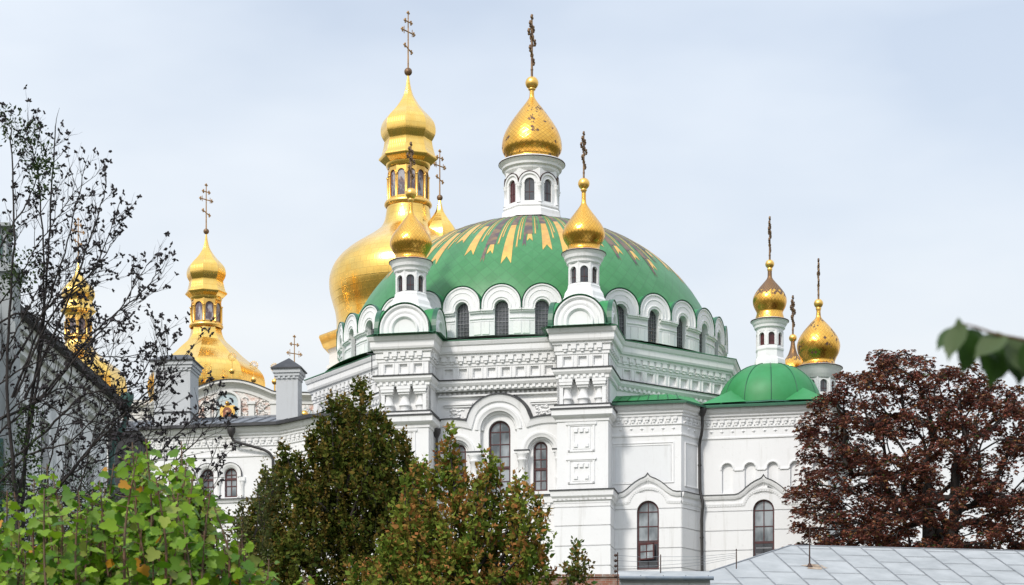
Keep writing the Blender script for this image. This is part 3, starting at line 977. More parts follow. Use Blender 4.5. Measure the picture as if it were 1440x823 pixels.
# ------------------------------------------------------------------ drum and dome
RD = 10.25
zb_, zi, zt_ = 29.06, 30.40, 31.59
drum = MB()
drum.lathe(OX, OY, [(9.6, 31.0), (9.9, 30.9), (9.9, 28.7)], 64, 0, 0)
drum = drum.build('drum', [M['white']], church)
f0 = Frame(0, 0, 1, 0)
bay = MB()
hwW, zsW = 0.35, 30.50
bay.slab(f0, -1.01, 1.01, zb_ - 0.3, zi, RD, 0.35, ((0, hwW, zb_ + 0.02, zsW, 'arch'),), mat=3, edges=False)
for s_ in (-1, 1):
    a0, a1 = (0.40, 1.01) if s_ > 0 else (-1.01, -0.40)
    bay.box(f0, a0, a1, RD, RD + 0.10, zi - 0.16, zi - 0.08)
    bay.box(f0, a0, a1, RD, RD + 0.17, zi - 0.08, zi + 0.015)
    bay.box(f0, a0, a1, RD, RD + 0.05, zi - 0.46, zi - 0.40)
    bay.box(f0, a0, a1, RD, RD + 0.02, zi - 0.58, zi - 0.55)
    bay.box(f0, s_ * 0.80 - 0.18, s_ * 0.80 + 0.18, RD, RD + 0.035, zb_ + 0.12, zi - 0.62)
rk = 0.985; zk = zt_ - rk
ztk = lambda a: zk + math.sqrt(max(0, rk * rk - a * a))
bay.slab(f0, -rk, rk, zi, 0, RD + 0.14, 0.5, ((0, hwW, zb_, zsW, 'arch'),), ztop=ztk, mat=0)
bay.mould(f0, arc(0, zk, rk - 0.01, 24, stilt=0.19), [(RD + 0.14, 0), (RD + 0.19, 0), (RD + 0.19, -0.06), (RD + 0.14, -0.10)], 0)
bay.mould(f0, arc(0, zk - 0.02, 0.72, 24, stilt=0.17), [(RD + 0.14, 0), (RD + 0.165, 0.0), (RD + 0.165, -0.02), (RD + 0.14, -0.03)], 0)
bay.mould(f0, arc(0, zsW, hwW + 0.16, 20, stilt=0.1), [(RD + 0.14, 0), (RD + 0.18, 0), (RD + 0.18, -0.05), (RD + 0.14, -0.08)], 0)
pr = arc(0, zk, rk + 0.025, 20, stilt=0.19)
bay.grid([[f0.P(a, n_, z) for a, z in pr] for n_ in (RD + 0.20, 8.9)], 1, True)
bay.mould(f0, pr, [(RD + 0.20, 0.0), (RD + 0.215, 0.03), (RD + 0.05, 0.034)], 2)
for s_ in (-1, 1):
    bay.quad([f0.P(s_ * 1.01, RD + 0.10, zi + 0.0), f0.P(s_ * 1.01, RD - 1.3, zi + 0.9), f0.P(s_ * 0.9, RD - 1.3, zi + 0.9), f0.P(s_ * 0.9, RD + 0.10, zi)], 1)
bay0 = bay.build('arched_gable', [M['white'], M['green2'], M['greentrim'], M['panel']])
wn_ = MB()
wn_.slab(f0, -hwW + 0.01, hwW - 0.01, zb_ + 0.02, 0, RD - 0.22, 0.03, ztop=lambda a: zsW + math.sqrt(max(0, (hwW - 0.008) ** 2 - a * a)), mat=0)
for a in (-0.17, 0.0, 0.17):
    wn_.box(f0, a - 0.011, a + 0.011, RD - 0.22, RD - 0.18, zb_ + 0.02, zsW + math.sqrt(hwW ** 2 - a * a) - 0.02, 1)
for k in range(1, 9):
    z = zb_ + 0.02 + k * 0.185
    if z < zsW + 0.1: wn_.box(f0, -hwW + 0.02, hwW - 0.02, RD - 0.22, RD - 0.185, z - (0.018 if k == 4 else 0.009), z + (0.018 if k == 4 else 0.009), 1)
win0 = wn_.build('drum_window', [M['drumglass'], M['bars']])
for k in range(32):
    az = R(2.35) + k * 2 * PI / 32
    b = bay0 if k == 0 else bay0.copy()
    w = win0 if k == 0 else win0.copy()
    for o in (b, w):
        if k: COL.objects.link(o)
        o.location = (OX, OY, 0)
        o.rotation_euler = (0, 0, az)
    attach(b, drum)
    attach(w, drum)

DA, DB, DZ = 10.2, 8.70, 28.8
def domez(r): return DZ + DB * math.sqrt(max(0, 1 - (r / DA) ** 2))
dm = MB()
prof = []
t0_, t1_ = math.asin(1.2 / DA), math.acos((30.35 - DZ) / DB)
for k in range(41):
    t = t0_ + (t1_ - t0_) * k / 40
    prof.append((DA * math.sin(t), DZ + DB * math.cos(t)))
dm.lathe(OX, OY, prof, 128, 0, 0, True)
dome = dm.build('dome', [M['green']], church)
# gilded rays laid on the dome
ry = MB()
rnd = random.Random(5)
NR = 52
def raypatch(az, w0, r0, r1, mat, tail=0.35, lift=0.012):
    K = 12
    def P(t, r, l=lift):
        z = domez(r)
        nx = Vector((math.sin(t) * r / DA ** 2, -math.cos(t) * r / DA ** 2, (z - DZ) / DB ** 2)).normalized()
        return tuple(Vector((OX + math.sin(t) * r, OY - math.cos(t) * r, z)) + nx * l)
    rows = []
    for k in range(K + 1):
        r = r0 + (r1 - r0) * k / K
        hw = w0 * (0.72 + 0.28 * k / K) / 2
        rows.append([P(az + s_ * hw, r) for s_ in (-1, -0.5, 0, 0.5, 1)])
    ry.grid(rows, mat, True)
    if tail:
        hw = w0 / 2
        for s_ in (-1, 1):
            ry.quad([P(az + s_ * hw, r1), P(az + s_ * hw, r1 + tail), P(az, r1)], mat)
for k in range(NR):
    az = R(-8.9) + k * 2 * PI / NR
    dg = (math.degrees(az) + 180) % 360 - 180
    lens = (8.72, 7.75, 8.15, 8.45)[k % 4] + rnd.uniform(-0.12, 0.12)
    dark = rnd.random() < (0.45 if -75 < dg < -22 or dg > 12 else 0.2) or k == 1
    lens -= 0.5 if dg < -25 else 0.15
    r_in = rnd.uniform(6.2, 7.3) if not dark else 8.0
    # inner end is always tarnished, outer end gilded
    if dark:
        raypatch(az, R(3.7), 1.5, lens - 0.45, 1, 0)
        raypatch(az + R(0.7), R(2.1), lens - 0.448, lens - 0.1, 0, 0.2)
        raypatch(az - R(1.3), R(1.2), lens - 0.448, lens + 0.25, 1, 0.2)
    else:
        raypatch(az, R(3.3), 1.5, r_in - 0.9, 1, 0)
        raypatch(az, R(3.3), r_in - 0.898, lens, 0, 0.32)
    az2 = az + PI / NR
    raypatch(az2 - R(0.55), R(0.55), 4.5, lens - 0.55, 0, 0.15, 0.014)
    raypatch(az2 + R(0.45), R(0.45), 3.5, lens - 1.0, 1 if rnd.random() < 0.4 else 0, 0.1, 0.014)
ry.lathe(OX, OY, [(1.3, domez(1.3) + 0.02), (1.7, domez(1.7) + 0.02), (2.0, domez(2.0) + 0.02), (2.6, domez(2.6) + 0.02)], 64, 0, 1, True)
ry.build('sun_ray_gilding', [M['ray'], M['raydark']], dome)

# lantern on top of the dome
pxl = FY / 130.0
lant = cupola(OX, OY, pxl, 130.0, church,
    [(126, 3.2), (131, 3.2), (137, 3.8), (144, 8), (155, 16.5), (168, 26), (182, 35), (195, 40.5), (206, 42.3), (213, 41.5), (219, 38), (223, 35.2), (226, 34.5), (230, 36.5)],
    [(229, 36), (230.5, 46), (233.5, 46.5), (235, 45), (238, 42.5), (241, 42), (243, 39), (246, 38.5), (250, 36)],
    (35.5, 247, 298), [(294, 37.5), (296, 41.5), (299, 42), (301, 40.5), (304, 43.5), (309, 44), (314, 45)],
    'goldscale_patch', 8, R(-6), 'dome_lantern', (7.0, 292, 267.5), arches=True, pane=['drumglass', 'drumglass', 'icon', 'redglass', 'icon', 'drumglass', 'icon', 'redglass'])
ZL = lambda v: (YH - v) / FY * 130.0
b = MB(); b.ball((OX, OY, ZL(117)), 9.2 / pxl, 0, 24, 16)
b.lathe(OX, OY, [(0.10, ZL(120)), (0.2, ZL(125)), (0.2, ZL(126.5)), (0.12, ZL(128)), (0.12, ZL(134)), (0.15, ZL(138))], 14)
b.build('gilded_ball', [M['goldplain']], lant)
cross('cross', OX, OY, ZL(108), 84 / pxl, 0.85, R(79), lant, thick=1.35)

# small floodlight bracket on the left cornice
m_ = MB()
fx = an(-6.3, 9.6)
m_.tube([(fx[0] - 0.1, fx[1] - 1.1, 27.3), (fx[0] - 0.1, fx[1] - 1.25, 28.3)], 0.025, 5)
m_.tube([(fx[0] - 0.35, fx[1] - 1.25, 28.32), (fx[0] + 0.15, fx[1] - 1.25, 28.28)], 0.035, 5)
m_.build('lamp_bracket', [M['flash']], church)

# ------------------------------------------------------------------ right wing (apse wall and side wall)
EZ = 25.15
def wing_details(m, f, a0, a1, groove=True, lo=0):
    """entablature ornament on one wall segment"""
    ln = a1 - a0
    n1 = max(1, int(ln / 0.345)); st = (ln - (n1 - 1) * 0.345) / 2
    for k in range(n1):
        c = a0 + st + k * 0.345
        m.box(f, c - 0.10, c + 0.10, 0.05, 0.14, 24.42, 24.54)
        m.box(f, c - 0.055, c + 0.055, 0.05, 0.11, 24.30, 24.42)
        m.box(f, c - 0.17, c - 0.12, 0.05, 0.12, 24.26, 24.34)
    n2 = max(1, int(ln / 0.52)); st = (ln - (n2 - 1) * 0.52) / 2
    for k in range(n2):
        c = a0 + st + k * 0.52
        p = [f.P(c - 0.13, 0.0, 24.0), f.P(c, 0.0, 23.88), f.P(c + 0.13, 0.0, 24.0), f.P(c, 0.0, 24.12)]
        t = f.P(c, 0.10, 24.0)
        for i in range(4): m.quad([p[i], p[(i + 1) % 4], t], 0)
def entab(m, path):
    m.sweep(path, [(0, 23.62), (0.05, 23.66), (0.05, 23.74), (0.02, 23.76), (0.02, 24.14), (0.08, 24.18), (0.08, 24.24), (0.05, 24.25), (0.05, 24.56), (0.12, 24.60), (0.12, 24.68), (0.2, 24.74), (0.2, 24.82), (0.30, 24.90), (0.36, 25.02), (0.36, EZ)], False, 0)

AP = [(5.6, 11.15), (9.35, 11.15), (10.15, 9.72), (16.35, 9.72), (16.35, -6.0)]
wing = MB()
entab(wing, [an(*p) for p in AP])
for p, q in zip(AP[:-1], AP[1:]):
    f = FAN(p, q)
    wing_details(wing, f, 0.08 if f.len < 2 else 0.5 if p == AP[0] else 0.12, f.len - 0.08)
fA, fB, fW, fS = [FAN(p, q) for p, q in zip(AP[:-1], AP[1:])]
def frame_rect(m, f, a0, a1, z0, z1, w=0.05):
    m.mould(f, [(a0, z0), (a0, z1), (a1, z1), (a1, z0)], [(0, 0), (0.035, 0), (0.035, -w), (0, -w)], 0, closed=True)
# windows: centre along the segment
aA = 7.73 - 5.6
aW = 13.23 - 10.15
hA = (aA, 0.54, 17.15, 19.97, 'arch')
hW = (aW, 0.52, 17.0, 20.12, 'arch')
# upper walls
wing.slab(fA, 0, fA.len, 20.9, 23.65, 0, 0.3, mat=0, edges=False)
wing.slab(fB, 0, fB.len, 20.9, 23.65, 0, 0.3, mat=0, edges=False)
blind = [(11.45 - 10.15 + k * 1.11, 0.26, 21.0, 22.18, 'arch') for k in range(5)]
wing.slab(fW, 0, fW.len, 20.9, 23.65, 0, 0.12, blind, mat=0, edges=False)
wing.slab(fW, 0, fW.len, 20.9, 23.65, -0.12, 0.1, mat=0, edges=False)
wing.slab(fS, 0, fS.len, 11.0, 23.65, 0, 0.3, mat=0, edges=False)
for h in blind:
    wing.mould(fW, arc(h[0], h[3], 0.34, 14, stilt=0.05), [(0, 0), (0.05, 0), (0.05, -0.05), (0, -0.08)], 0)
for k in range(4):
    wing.box(fW, blind[k][0] + 0.34, blind[k + 1][0] - 0.34, 0, 0.05, 22.08, 22.15)
frame_rect(wing, fA, 0.35, fA.len - 0.35, 21.35, 23.35)
frame_rect(wing, fA, 0.48, fA.len - 0.48, 21.4, 23.22, 0.03)
frame_rect(wing, fB, 0.3, fB.len - 0.25, 21.2, 23.35, 0.04)
wing.slab(fA, 0.52, fA.len - 0.52, 21.45, 23.2, 0.012, 0.02, mat=4)
# string course with an ogee over each window
def ogee(c, z):
    pts = []
    for d, h in ((-1.62, 0), (-1.42, 0.0), (-1.22, 0.05), (-1.0, 0.20), (-0.85, 0.34), (-0.62, 0.52), (-0.38, 0.66), (-0.18, 0.74), (-0.08, 0.80), (0, 0.92), (0.08, 0.80), (0.18, 0.74), (0.38, 0.66), (0.62, 0.52), (0.85, 0.34), (1.0, 0.20), (1.22, 0.05), (1.42, 0.0), (1.62, 0)):
        pts.append((c + d, z + h))
    return pts
def arcband(c, z, r, w=1.62, n=20):
    pts = [(c - w, z)]
    for k in range(n + 1):
        t = PI - PI * k / n
        x, y = r * math.cos(t), r * 0.82 * math.sin(t)
        if y > 0.10 * r: pts.append((c + x, z + y - 0.10 * r))
    pts.append((c + w, z))
    return pts
def string_on(m, f, a0, a1, c=None):
    zt = 20.88
    if c is None:
        pts = [(a0, zt), (a1, zt)]; p2 = [(a0, 20.45), (a1, 20.45)]
    else:
        pts = [(a0, zt)] + ogee(c, zt) + [(a1, zt)]
        p2 = [(a0, 20.45)] + arcband(c, 20.45, 1.0, 1.3) + [(a1, 20.45)]
    m.mould(f, pts, [(-0.05, 0.0), (0.18, 0.0), (0.16, -0.10), (0.12, -0.20), (0.06, -0.24), (0.0, -0.30)], 0)
    m.mould(f, pts, [(-0.05, 0.04), (0.21, 0.03), (0.21, -0.005), (0.0, 0.0)], 1)
    m.mould(f, p2, [(0, 0.05), (0.09, 0.04), (0.09, -0.03), (0.05, -0.14), (0.0, -0.16)], 0)
    # little teeth below the band
    L_ = 0
    for (x0, z0), (x1, z1) in zip(p2[:-1], p2[1:]):
        d = math.hypot(x1 - x0, z1 - z0); s = 0.13 - (L_ % 0.13)
        while s < d:
            x, z = x0 + (x1 - x0) * s / d, z0 + (z1 - z0) * s / d
            nx, nz = (z1 - z0) / d, -(x1 - x0) / d
            m.box(f, x + nx * 0.09 - 0.03, x + nx * 0.09 + 0.03, 0.03, 0.085, z + nz * 0.09 - 0.035, z + nz * 0.09 + 0.035)
            s += 0.13
        L_ += d
string_on(wing, fA, 0.0, fA.len, aA)
string_on(wing, fB, 0.0, fB.len)
string_on(wing, fW, 0.0, fW.len, aW)
# white field between ogee and window is the wall itself; courses below
ZR2 = [20.92, 20.1, 19.15, 18.18, 17.2, 16.2, 15.2, 14.2, 11.0]
courses(wing, fA, 0, fA.len, ZR2, 0.05, 0.05, (hA,))
courses(wing, fB, 0, fB.len, ZR2, 0.05, 0.05)
courses(wing, fW, 0, fW.len, ZR2, 0.05, 0.05, (hW,))
owing = wing.build('side_wing', mats_w, church)
window(fA, aA, 0.53, 17.15, 19.97, -0.12, owing, (2, 4), transom=18.45)
window(fW, aW, 0.51, 17.0, 20.12, -0.12, owing, (2, 4), transom=18.55)
# the casement standing ajar and the dark lower lights
ob = MB()
wf = fA.P(aA - 0.42, -0.02, 0)
fo = Frame(wf[0], wf[1], fA.d[0] * 0.93 + fA.n[0] * 0.36, fA.d[1] * 0.93 + fA.n[1] * 0.36)
for a0, a1, z0, z1 in ((0, 0.07, 17.65, 18.4), (0.75, 0.82, 17.65, 18.4), (0, 0.82, 17.62, 17.69), (0, 0.82, 18.34, 18.41), (0.38, 0.43, 17.65, 18.4), (0.05, 0.8, 17.99, 18.04)):
    ob.box(fo, a0, a1, 0, 0.04, z0, z1)
ob = ob.build('open_casement', [M['wood']], owing)
pg = MB(); pg.box(fo, 0.07, 0.75, 0.012, 0.028, 17.69, 18.34); pg.build('pane', [M['glass']], ob)
bl = MB(); bl.box(fA, aA - 0.45, aA + 0.45, -0.115, -0.09, 17.2, 18.42); bl.build('dark_lower_light', [M['darkglass']], owing)
bl = MB(); bl.box(fW, aW - 0.45, aW + 0.45, -0.115, -0.09, 17.1, 18.5)
for k in range(4): bl.box(fW, aW - 0.38, aW + 0.38, -0.09, -0.08, 17.35 + k * 0.3, 17.42 + k * 0.3, 1)
bl.build('dark_lower_light', [M['darkglass'], M['bars']], owing)

# roofs of the wing: green sheet with a folded eave
rf = MB()
eave = [an(*p) for p in AP]
rf.sweep(eave, [(0.36, EZ), (0.50, EZ + 0.002), (0.52, EZ - 0.05), (0.54, EZ - 0.05), (0.54, EZ + 0.05), (-0.1, EZ + 0.24)], False, 1)
def Q(a, n, z): return (*an(a, n), z)
# low roof over the apse
rf.quad([Q(5.5, 11.25, EZ + 0.235), Q(9.30, 11.25, EZ + 0.235), Q(8.6, 9.8, EZ + 0.80), Q(5.9, 9.8, EZ + 0.80)], 0)
rf.quad([Q(9.30, 11.25, EZ + 0.235), Q(10.2, 9.85, EZ + 0.235), Q(9.6, 8.3, EZ + 0.9), Q(8.6, 9.8, EZ + 0.80)], 0)
rf.quad([Q(8.6, 9.8, EZ + 0.80), Q(9.6, 8.3, EZ + 0.9), Q(9.0, 5.0, EZ + 1.1), Q(5.0, 8.0, EZ + 1.2), Q(5.9, 9.8, EZ + 0.8)], 0)
for k in range(7):
    a = 6.2 + k * 0.5
    rf.quad([Q(a, 11.24, EZ + 0.242), Q(a + 0.04, 11.24, EZ + 0.275), Q(a * 0.88 + 0.86, 9.85, EZ + 0.83), Q(a * 0.88 + 0.82, 9.85, EZ + 0.80)], 1)
# roof of the square bay and back wing
DC = (13.25, 6.25)
eo = [(10.1, 9.82), (16.45, 9.82), (16.45, 2.7), (10.1, 2.7)]
top = 0.46
oc = [(DC[0] + 2.55 * math.sin(R(22.5 + 45 * k)) , DC[1] + 2.55 * math.cos(R(22.5 + 45 * k))) for k in range(8)]
rf.quad([Q(10.05, 9.83, EZ + 0.235), Q(16.45, 9.83, EZ + 0.235), Q(DC[0] + 2.6, DC[1] + 2.5, EZ + top), Q(DC[0] - 2.6, DC[1] + 2.5, EZ + top)], 0)
rf.quad([Q(10.05, 9.83, EZ + 0.235), Q(DC[0] - 2.4, DC[1] + 2.2, EZ + top), Q(DC[0] - 2.4, DC[1] - 2.4, EZ + top), Q(10.05, 2.6, EZ + 0.235)], 0)
rf.quad([Q(16.45, 9.83, EZ + 0.235), Q(16.45, 2.6, EZ + 0.235), Q(DC[0] + 2.4, DC[1] - 2.4, EZ + top), Q(DC[0] + 2.6, DC[1] + 2.5, EZ + top)], 0)
rf.quad([Q(DC[0] - 2.4, DC[1] + 2.2, EZ + top - .004), Q(DC[0] + 2.4, DC[1] + 2.2, EZ + top - .004), Q(DC[0] + 2.4, DC[1] - 2.4, EZ + top - .004), Q(DC[0] - 2.4, DC[1] - 2.4, EZ + top - .004)], 0)
rf.quad([Q(9.0, 2.62, EZ + 0.23), Q(16.6, 2.62, EZ + 0.23), Q(16.6, -6.1, EZ + 0.23), Q(9.0, -6.1, EZ + 0.23)], 0)
# broaches at the dome's corners
for sx, sy in ((-1, 1), (1, 1)):
    ap_ = (DC[0] + sx * 1.78, DC[1] + 1.78, EZ + 1.25)
    rf.quad([Q(DC[0] + sx * 3.05, DC[1] + 3.25, EZ + 0.33), Q(DC[0] + sx * 0.95, DC[1] + 2.62, EZ + 0.50), Q(*ap_)], 0)
    rf.quad([Q(DC[0] + sx * 3.05, DC[1] + 3.25, EZ + 0.33), Q(DC[0] + sx * 2.62, DC[1] + 0.95, EZ + 0.50), Q(*ap_)], 0)
orf = rf.build('green_wing_roof', [M['green2'], M['greentrim']], church)
sd = MB()
w = an(*DC)
pr = []
for k in range(15):
    t = R(6) + (PI / 2 - R(6)) * k / 14
    pr.append((2.62 * math.sin(t) ** 0.95, EZ + 0.52 + 2.32 * math.cos(t) ** 0.92))
sd.lathe(w[0], w[1], pr, 60, TH + R(15), 0, True)
sd.lathe(w[0], w[1], [(2.62, EZ + 0.54), (2.72, EZ + 0.52), (2.76, EZ + 0.44)], 12, TH + R(15), 1)
for k in range(12):
    t = TH + R(15) + k * PI / 6
    sd.tube([(w[0] + r * math.sin(t), w[1] - r * math.cos(t), z + 0.015) for r, z in pr], 0.022, 4, 1)
for j in (6, 10):
    r, z = pr[j]
    sd.tube([(w[0] + r * math.sin(TH + R(15) + k * PI / 6), w[1] - r * math.cos(TH + R(15) + k * PI / 6), z + 0.004) for k in range(13)], 0.010, 4, 1)
sdo = sd.build('small_green_dome', [M['green2'], M['greentrim']], church)
# dome's own cupola
yq = w[1]; pxq = FY / yq
tq = cupola(w[0], w[1], pxq, yq, church,
    [(381, 3.0), (385, 3.0), (391, 3.6), (397, 8), (404, 14), (412, 20), (419, 23.2), (425, 23.8), (431, 22.5), (437, 19.5), (440, 18.3), (443, 18.8), (447, 20), (451, 21.5)],
    [(450, 21), (451.5, 26), (453.5, 26.5), (455, 25), (458, 23.5), (460, 22), (463, 21.5), (465, 19), (469, 18.6)],
    (17.8, 468, 491), [(490, 19), (491.5, 20.5), (494, 20.5), (496, 19.5), (505, 20.0), (508, 22), (512, 22.5), (530, 23)],
    'goldworn', 8, R(2), 'cupola', (4.4, 488.5, 475), pane='redglass')
ZQ = lambda v: (YH - v) / FY * yq
b = MB(); b.ball((w[0], w[1], ZQ(371.5)), 6.3 / pxq, 0, 18, 12)
b.lathe(w[0], w[1], [(0.07, ZQ(375)), (0.13, ZQ(378)), (0.13, ZQ(379.5)), (0.10, ZQ(382))], 14)
b.build('gilded_ball', [M['goldplain']], tq)
cross('cross', w[0], w[1], ZQ(366), 59 / pxq, 0.6, R(80), tq)
# cupola at the far corner of the wing and the slender one between
yr = 125.6; xr = xat(1151, yr); pxr = FY / yr
st_ = MB(); st_.lathe(xr, yr, [(1.25, 27.3), (1.3, 26.4), (1.6, 26.3), (1.6, 25.2)], 16, 0, 0)
st_.build('cupola_base', [M['white']], church)
tr_ = cupola(xr, yr, pxr, yr, church,
    [(436, 3.0), (440, 3.0), (447, 4.2), (454, 10.5), (463, 18.5), (473, 25.8), (482, 29.6), (488, 30.3), (496, 28.8), (503, 25.4), (508, 23.3), (511, 23.0), (514, 24.5), (517, 27)],
    [(516, 26), (517.5, 33.0), (519.5, 33.5), (521, 32), (524, 30), (527, 28.5), (530, 27), (532, 25.8), (535, 24)],
    (22.0, 533, 560), [(559, 23.5), (562, 25.5), (565, 26), (570, 29), (582, 34), (604, 35)],
    'goldscale_patch', 8, R(12), 'cupola', (5.2, 557, 543), pane='drumglass')
ZR_ = lambda v: (YH - v) / FY * yr
b = MB(); b.ball((xr, yr, ZR_(427)), 6.5 / pxr, 0, 18, 12)
b.lathe(xr, yr, [(0.08, ZR_(430)), (0.15, ZR_(434)), (0.11, ZR_(437))], 14)
b.build('gilded_ball', [M['goldplain']], tr_)
cross('cross', xr, yr, ZR_(421), 55 / pxr, 0.5, R(84), tr_)
ys_ = 127.5; xs_ = xat(1115, ys_); pxs = FY / ys_
ts_ = cupola(xs_, ys_, pxs, ys_, church,
    [(479, 2.6), (484, 3), (492, 4.5), (500, 7.5), (508, 13.5), (514, 18.5), (521, 21), (527, 20), (533, 16.5), (538, 17)],
    [(538, 17), (539, 21), (541, 21), (544, 18), (548, 16)], (14.5, 547, 566), [(565, 16), (570, 17), (620, 19)],
    'goldworn', 8, 0, 'cupola', (3.2, 563, 555), capn=24)
bsx = MB(); bsx.lathe(xs_, ys_, [(0.7, 27.6), (0.9, 26.6), (1.2, 26.5), (1.2, 25.0)], 12, 0, 0)
bsx.build('cupola_base', [M['white']], church)
b = MB(); b.ball((xs_, ys_, (YH - 475.5) / FY * ys_), 5.6 / pxs, 0, 16, 10)
b.build('gilded_ball', [M['goldplain']], ts_)
cross('cross', xs_, ys_, (YH - 470) / FY * ys_, 52 / pxs, 0.5, R(72), ts_)

# drain pipes with funnel heads
def drain(pts, r=0.075, mat='pipe', head=True, parent=church):
    m = MB()
    pp = [Vector(p) for p in pts]
    out = [pp[0]]
    for i in range(1, len(pp) - 1):
        a, b, c = pp[i - 1], pp[i], pp[i + 1]
        d1, d2 = (a - b), (c - b)
        k = min(0.22, d1.length * 0.4, d2.length * 0.4)
        out += [b + d1.normalized() * k, b + d1.normalized() * k * 0.35 + d2.normalized() * k * 0.35, b + d2.normalized() * k]
    out.append(pp[-1])
    m.tube(out, r, 10)
    if head:
        x, y, z = pts[0]
        m.lathe(x, y, [(0.20, z + 0.28), (0.21, z + 0.22), (0.19, z + 0.05), (0.09, z - 0.15)], 12)
    for i in range(1, len(pp)):
        d = pp[i] - pp[i - 1]
        if d.length > 2.0:
            for k in range(int(d.length / 1.8)):
                p = pp[i - 1] + d * ((k + 0.6) * 1.8 / d.length)
                if (p - pp[i - 1]).length < d.length:
                    m.tube([p - d.normalized() * 0.03, p + d.normalized() * 0.03], r * 1.35, 10)
    return m.build('drain_pipe', [M[mat]], parent)
P3 = lambda a, n, z: (*an(a, n), z)
drain([P3(10.28, 10.2, 24.85), P3(10.28, 10.2, 24.0), P3(10.10, 9.95, 23.45), P3(10.15, 9.98, 20.95), P3(10.32, 10.05, 20.5), P3(10.22, 9.98, 19.9), P3(10.30, 9.98, 11.5)])
drain([P3(fa + 0.13, W0 + 0.35, 24.1), P3(fa + 0.13, W0 + 0.28, 20.9)])
drain([P3(fb - 0.08, W0 + 0.42, 20.9), P3(fb - 0.05, W0 + 0.5, 20.3)], 0.06, head=False)

# ------------------------------------------------------------------ the side hall on the left
HP = [(-30.0, 9.72), (-11.1, 9.72), (-8.9, 11.15), (-4.5, 11.15)]
hall = MB()
entab(hall, [an(*p) for p in HP])
fs = [FAN(p, q) for p, q in zip(HP[:-1], HP[1:])]
for f in fs: wing_details(hall, f, 0.1, f.len - 0.1)
f1, f2h, f3h = fs
hx = lambda a: a + 30.0
hh_ = [(hx(c), 0.33, 21.62, 22.77, 'arch') for c in (-13.82, -15.06, -16.3, -19.2, -20.44)]
hall.slab(f1, 0, f1.len, 21.45, 23.65, 0, 0.3, hh_, mat=0, edges=False)
hall.slab(f2h, 0, f2h.len, 20.6, 23.65, 0, 0.3, mat=0, edges=False)
hall.slab(f3h, 0, f3h.len, 20.6, 23.65, 0, 0.3, mat=0, edges=False)
for h in hh_:
    hall.mould(f1, arc(h[0], h[3], 0.58, 18, stilt=0.12), [(0, 0), (0.14, 0), (0.12, -0.10), (0.05, -0.22), (0, -0.24)], 0)
    hall.mould(f1, arc(h[0], h[3], 0.585, 18, stilt=0.12), [(-0.02, 0.025), (0.16, 0.02), (0.16, 0)], 1)
for a in (-13.2, -14.44, -15.68, -16.92, -18.6, -19.82, -21.06):
    hall.box(f1, hx(a) - 0.15, hx(a) + 0.15, 0, 0.12, 22.42, 22.62)
    c = f1.P(hx(a), 0.02, 0)
    hall.lathe(c[0], c[1], [(0.15, 22.42), (0.10, 22.34), (0.12, 22.28), (0.09, 22.22), (0.09, 21.62)], 10)
hall.sweep([an(*p) for p in HP], [(0, 21.32), (0.06, 21.34), (0.10, 21.44), (0.14, 21.5)], False, 0)
hall.sweep([an(*p) for p in HP], [(0.14, 21.5), (0.18, 21.502), (0.18, 21.54), (0, 21.57)], False, 1)
hall.sweep([an(*p) for p in HP], [(0.04, 20.3), (0.10, 20.32), (0.16, 20.5), (0.2, 20.56)], False, 0)
hall.sweep([an(*p) for p in HP], [(0.2, 20.56), (0.25, 20.562), (0.25, 20.61), (0, 20.65)], False, 1)
hall.slab(f1, 0, f1.len, 20.6, 21.45, 0, 0.2, mat=0, edges=False)
for f in fs: courses(hall, f, 0, f.len, [20.58, 20.1, 19.15, 18.18, 17.2, 16.2, 15.2, 11.0], 0.05, 0.05)
ohall = hall.build('side_hall', mats_w, church)
for h in hh_:
    window(f1, h[0], 0.32, 21.62, 22.77, -0.14, ohall, (2, 2), transom=22.55, fw=0.06)
hr = MB()
# roof: gutter at the eave, standing seam sheets rising to the back
HE = [an(*p) for p in HP]
hr.sweep(HE, [(0.36, EZ - 0.03), (0.50, EZ - 0.03), (0.60, EZ - 0.03), (0.60, EZ + 0.12), (0.45, EZ + 0.13), (0.36, EZ + 0.03)], False, 1)
def RQ(a, n, z): return (*an(a, n), z)
sl = 0.30
def rz(n): return EZ + 0.02 + (10.1 - n) * sl
hr.quad([RQ(-30, 10.1, rz(10.1)), RQ(-11.2, 10.1, rz(10.1)), RQ(-11.2, 5.6, rz(5.6)), RQ(-30, 5.6, rz(5.6))], 0)
hr.quad([RQ(-11.2, 10.1, rz(10.1)), RQ(-9.0, 11.5, rz(10.1)), RQ(-4.4, 11.5, rz(10.1)), RQ(-4.4, 8.4, rz(7.6)), RQ(-11.2, 5.6, rz(5.6))], 0)
hr.quad([RQ(-30, 5.6, rz(5.6)), RQ(-11.2, 5.6, rz(5.6)), RQ(-11.2, -3, rz(5.6) - 2.9), RQ(-30, -3, rz(5.6) - 2.9)], 0)
for k in range(26):
    a = -29.5 + k * 0.72
    hr.quad([RQ(a, 10.12, rz(10.1) + 0.005), RQ(a + 0.02, 10.12, rz(10.1) + 0.06), RQ(a + 0.02, 5.6, rz(5.6) + 0.06), RQ(a, 5.6, rz(5.6) + 0.005)], 2)
    hr.quad([RQ(a + 0.04, 10.12, rz(10.1) + 0.005), RQ(a + 0.02, 10.12, rz(10.1) + 0.06), RQ(a + 0.02, 5.6, rz(5.6) + 0.06), RQ(a + 0.04, 5.6, rz(5.6) + 0.005)], 2)
hr.box(FR, -30, -11.2, 5.5, 5.7, rz(5.6) - 0.02, rz(5.6) + 0.08, 2)
hr.box(FR, -30, -11.4, -3.0, 5.6, 11.5, EZ)
ohr = hr.build('hall_roof', [M['seamgrey'], M['flash'], M['seam']], church)
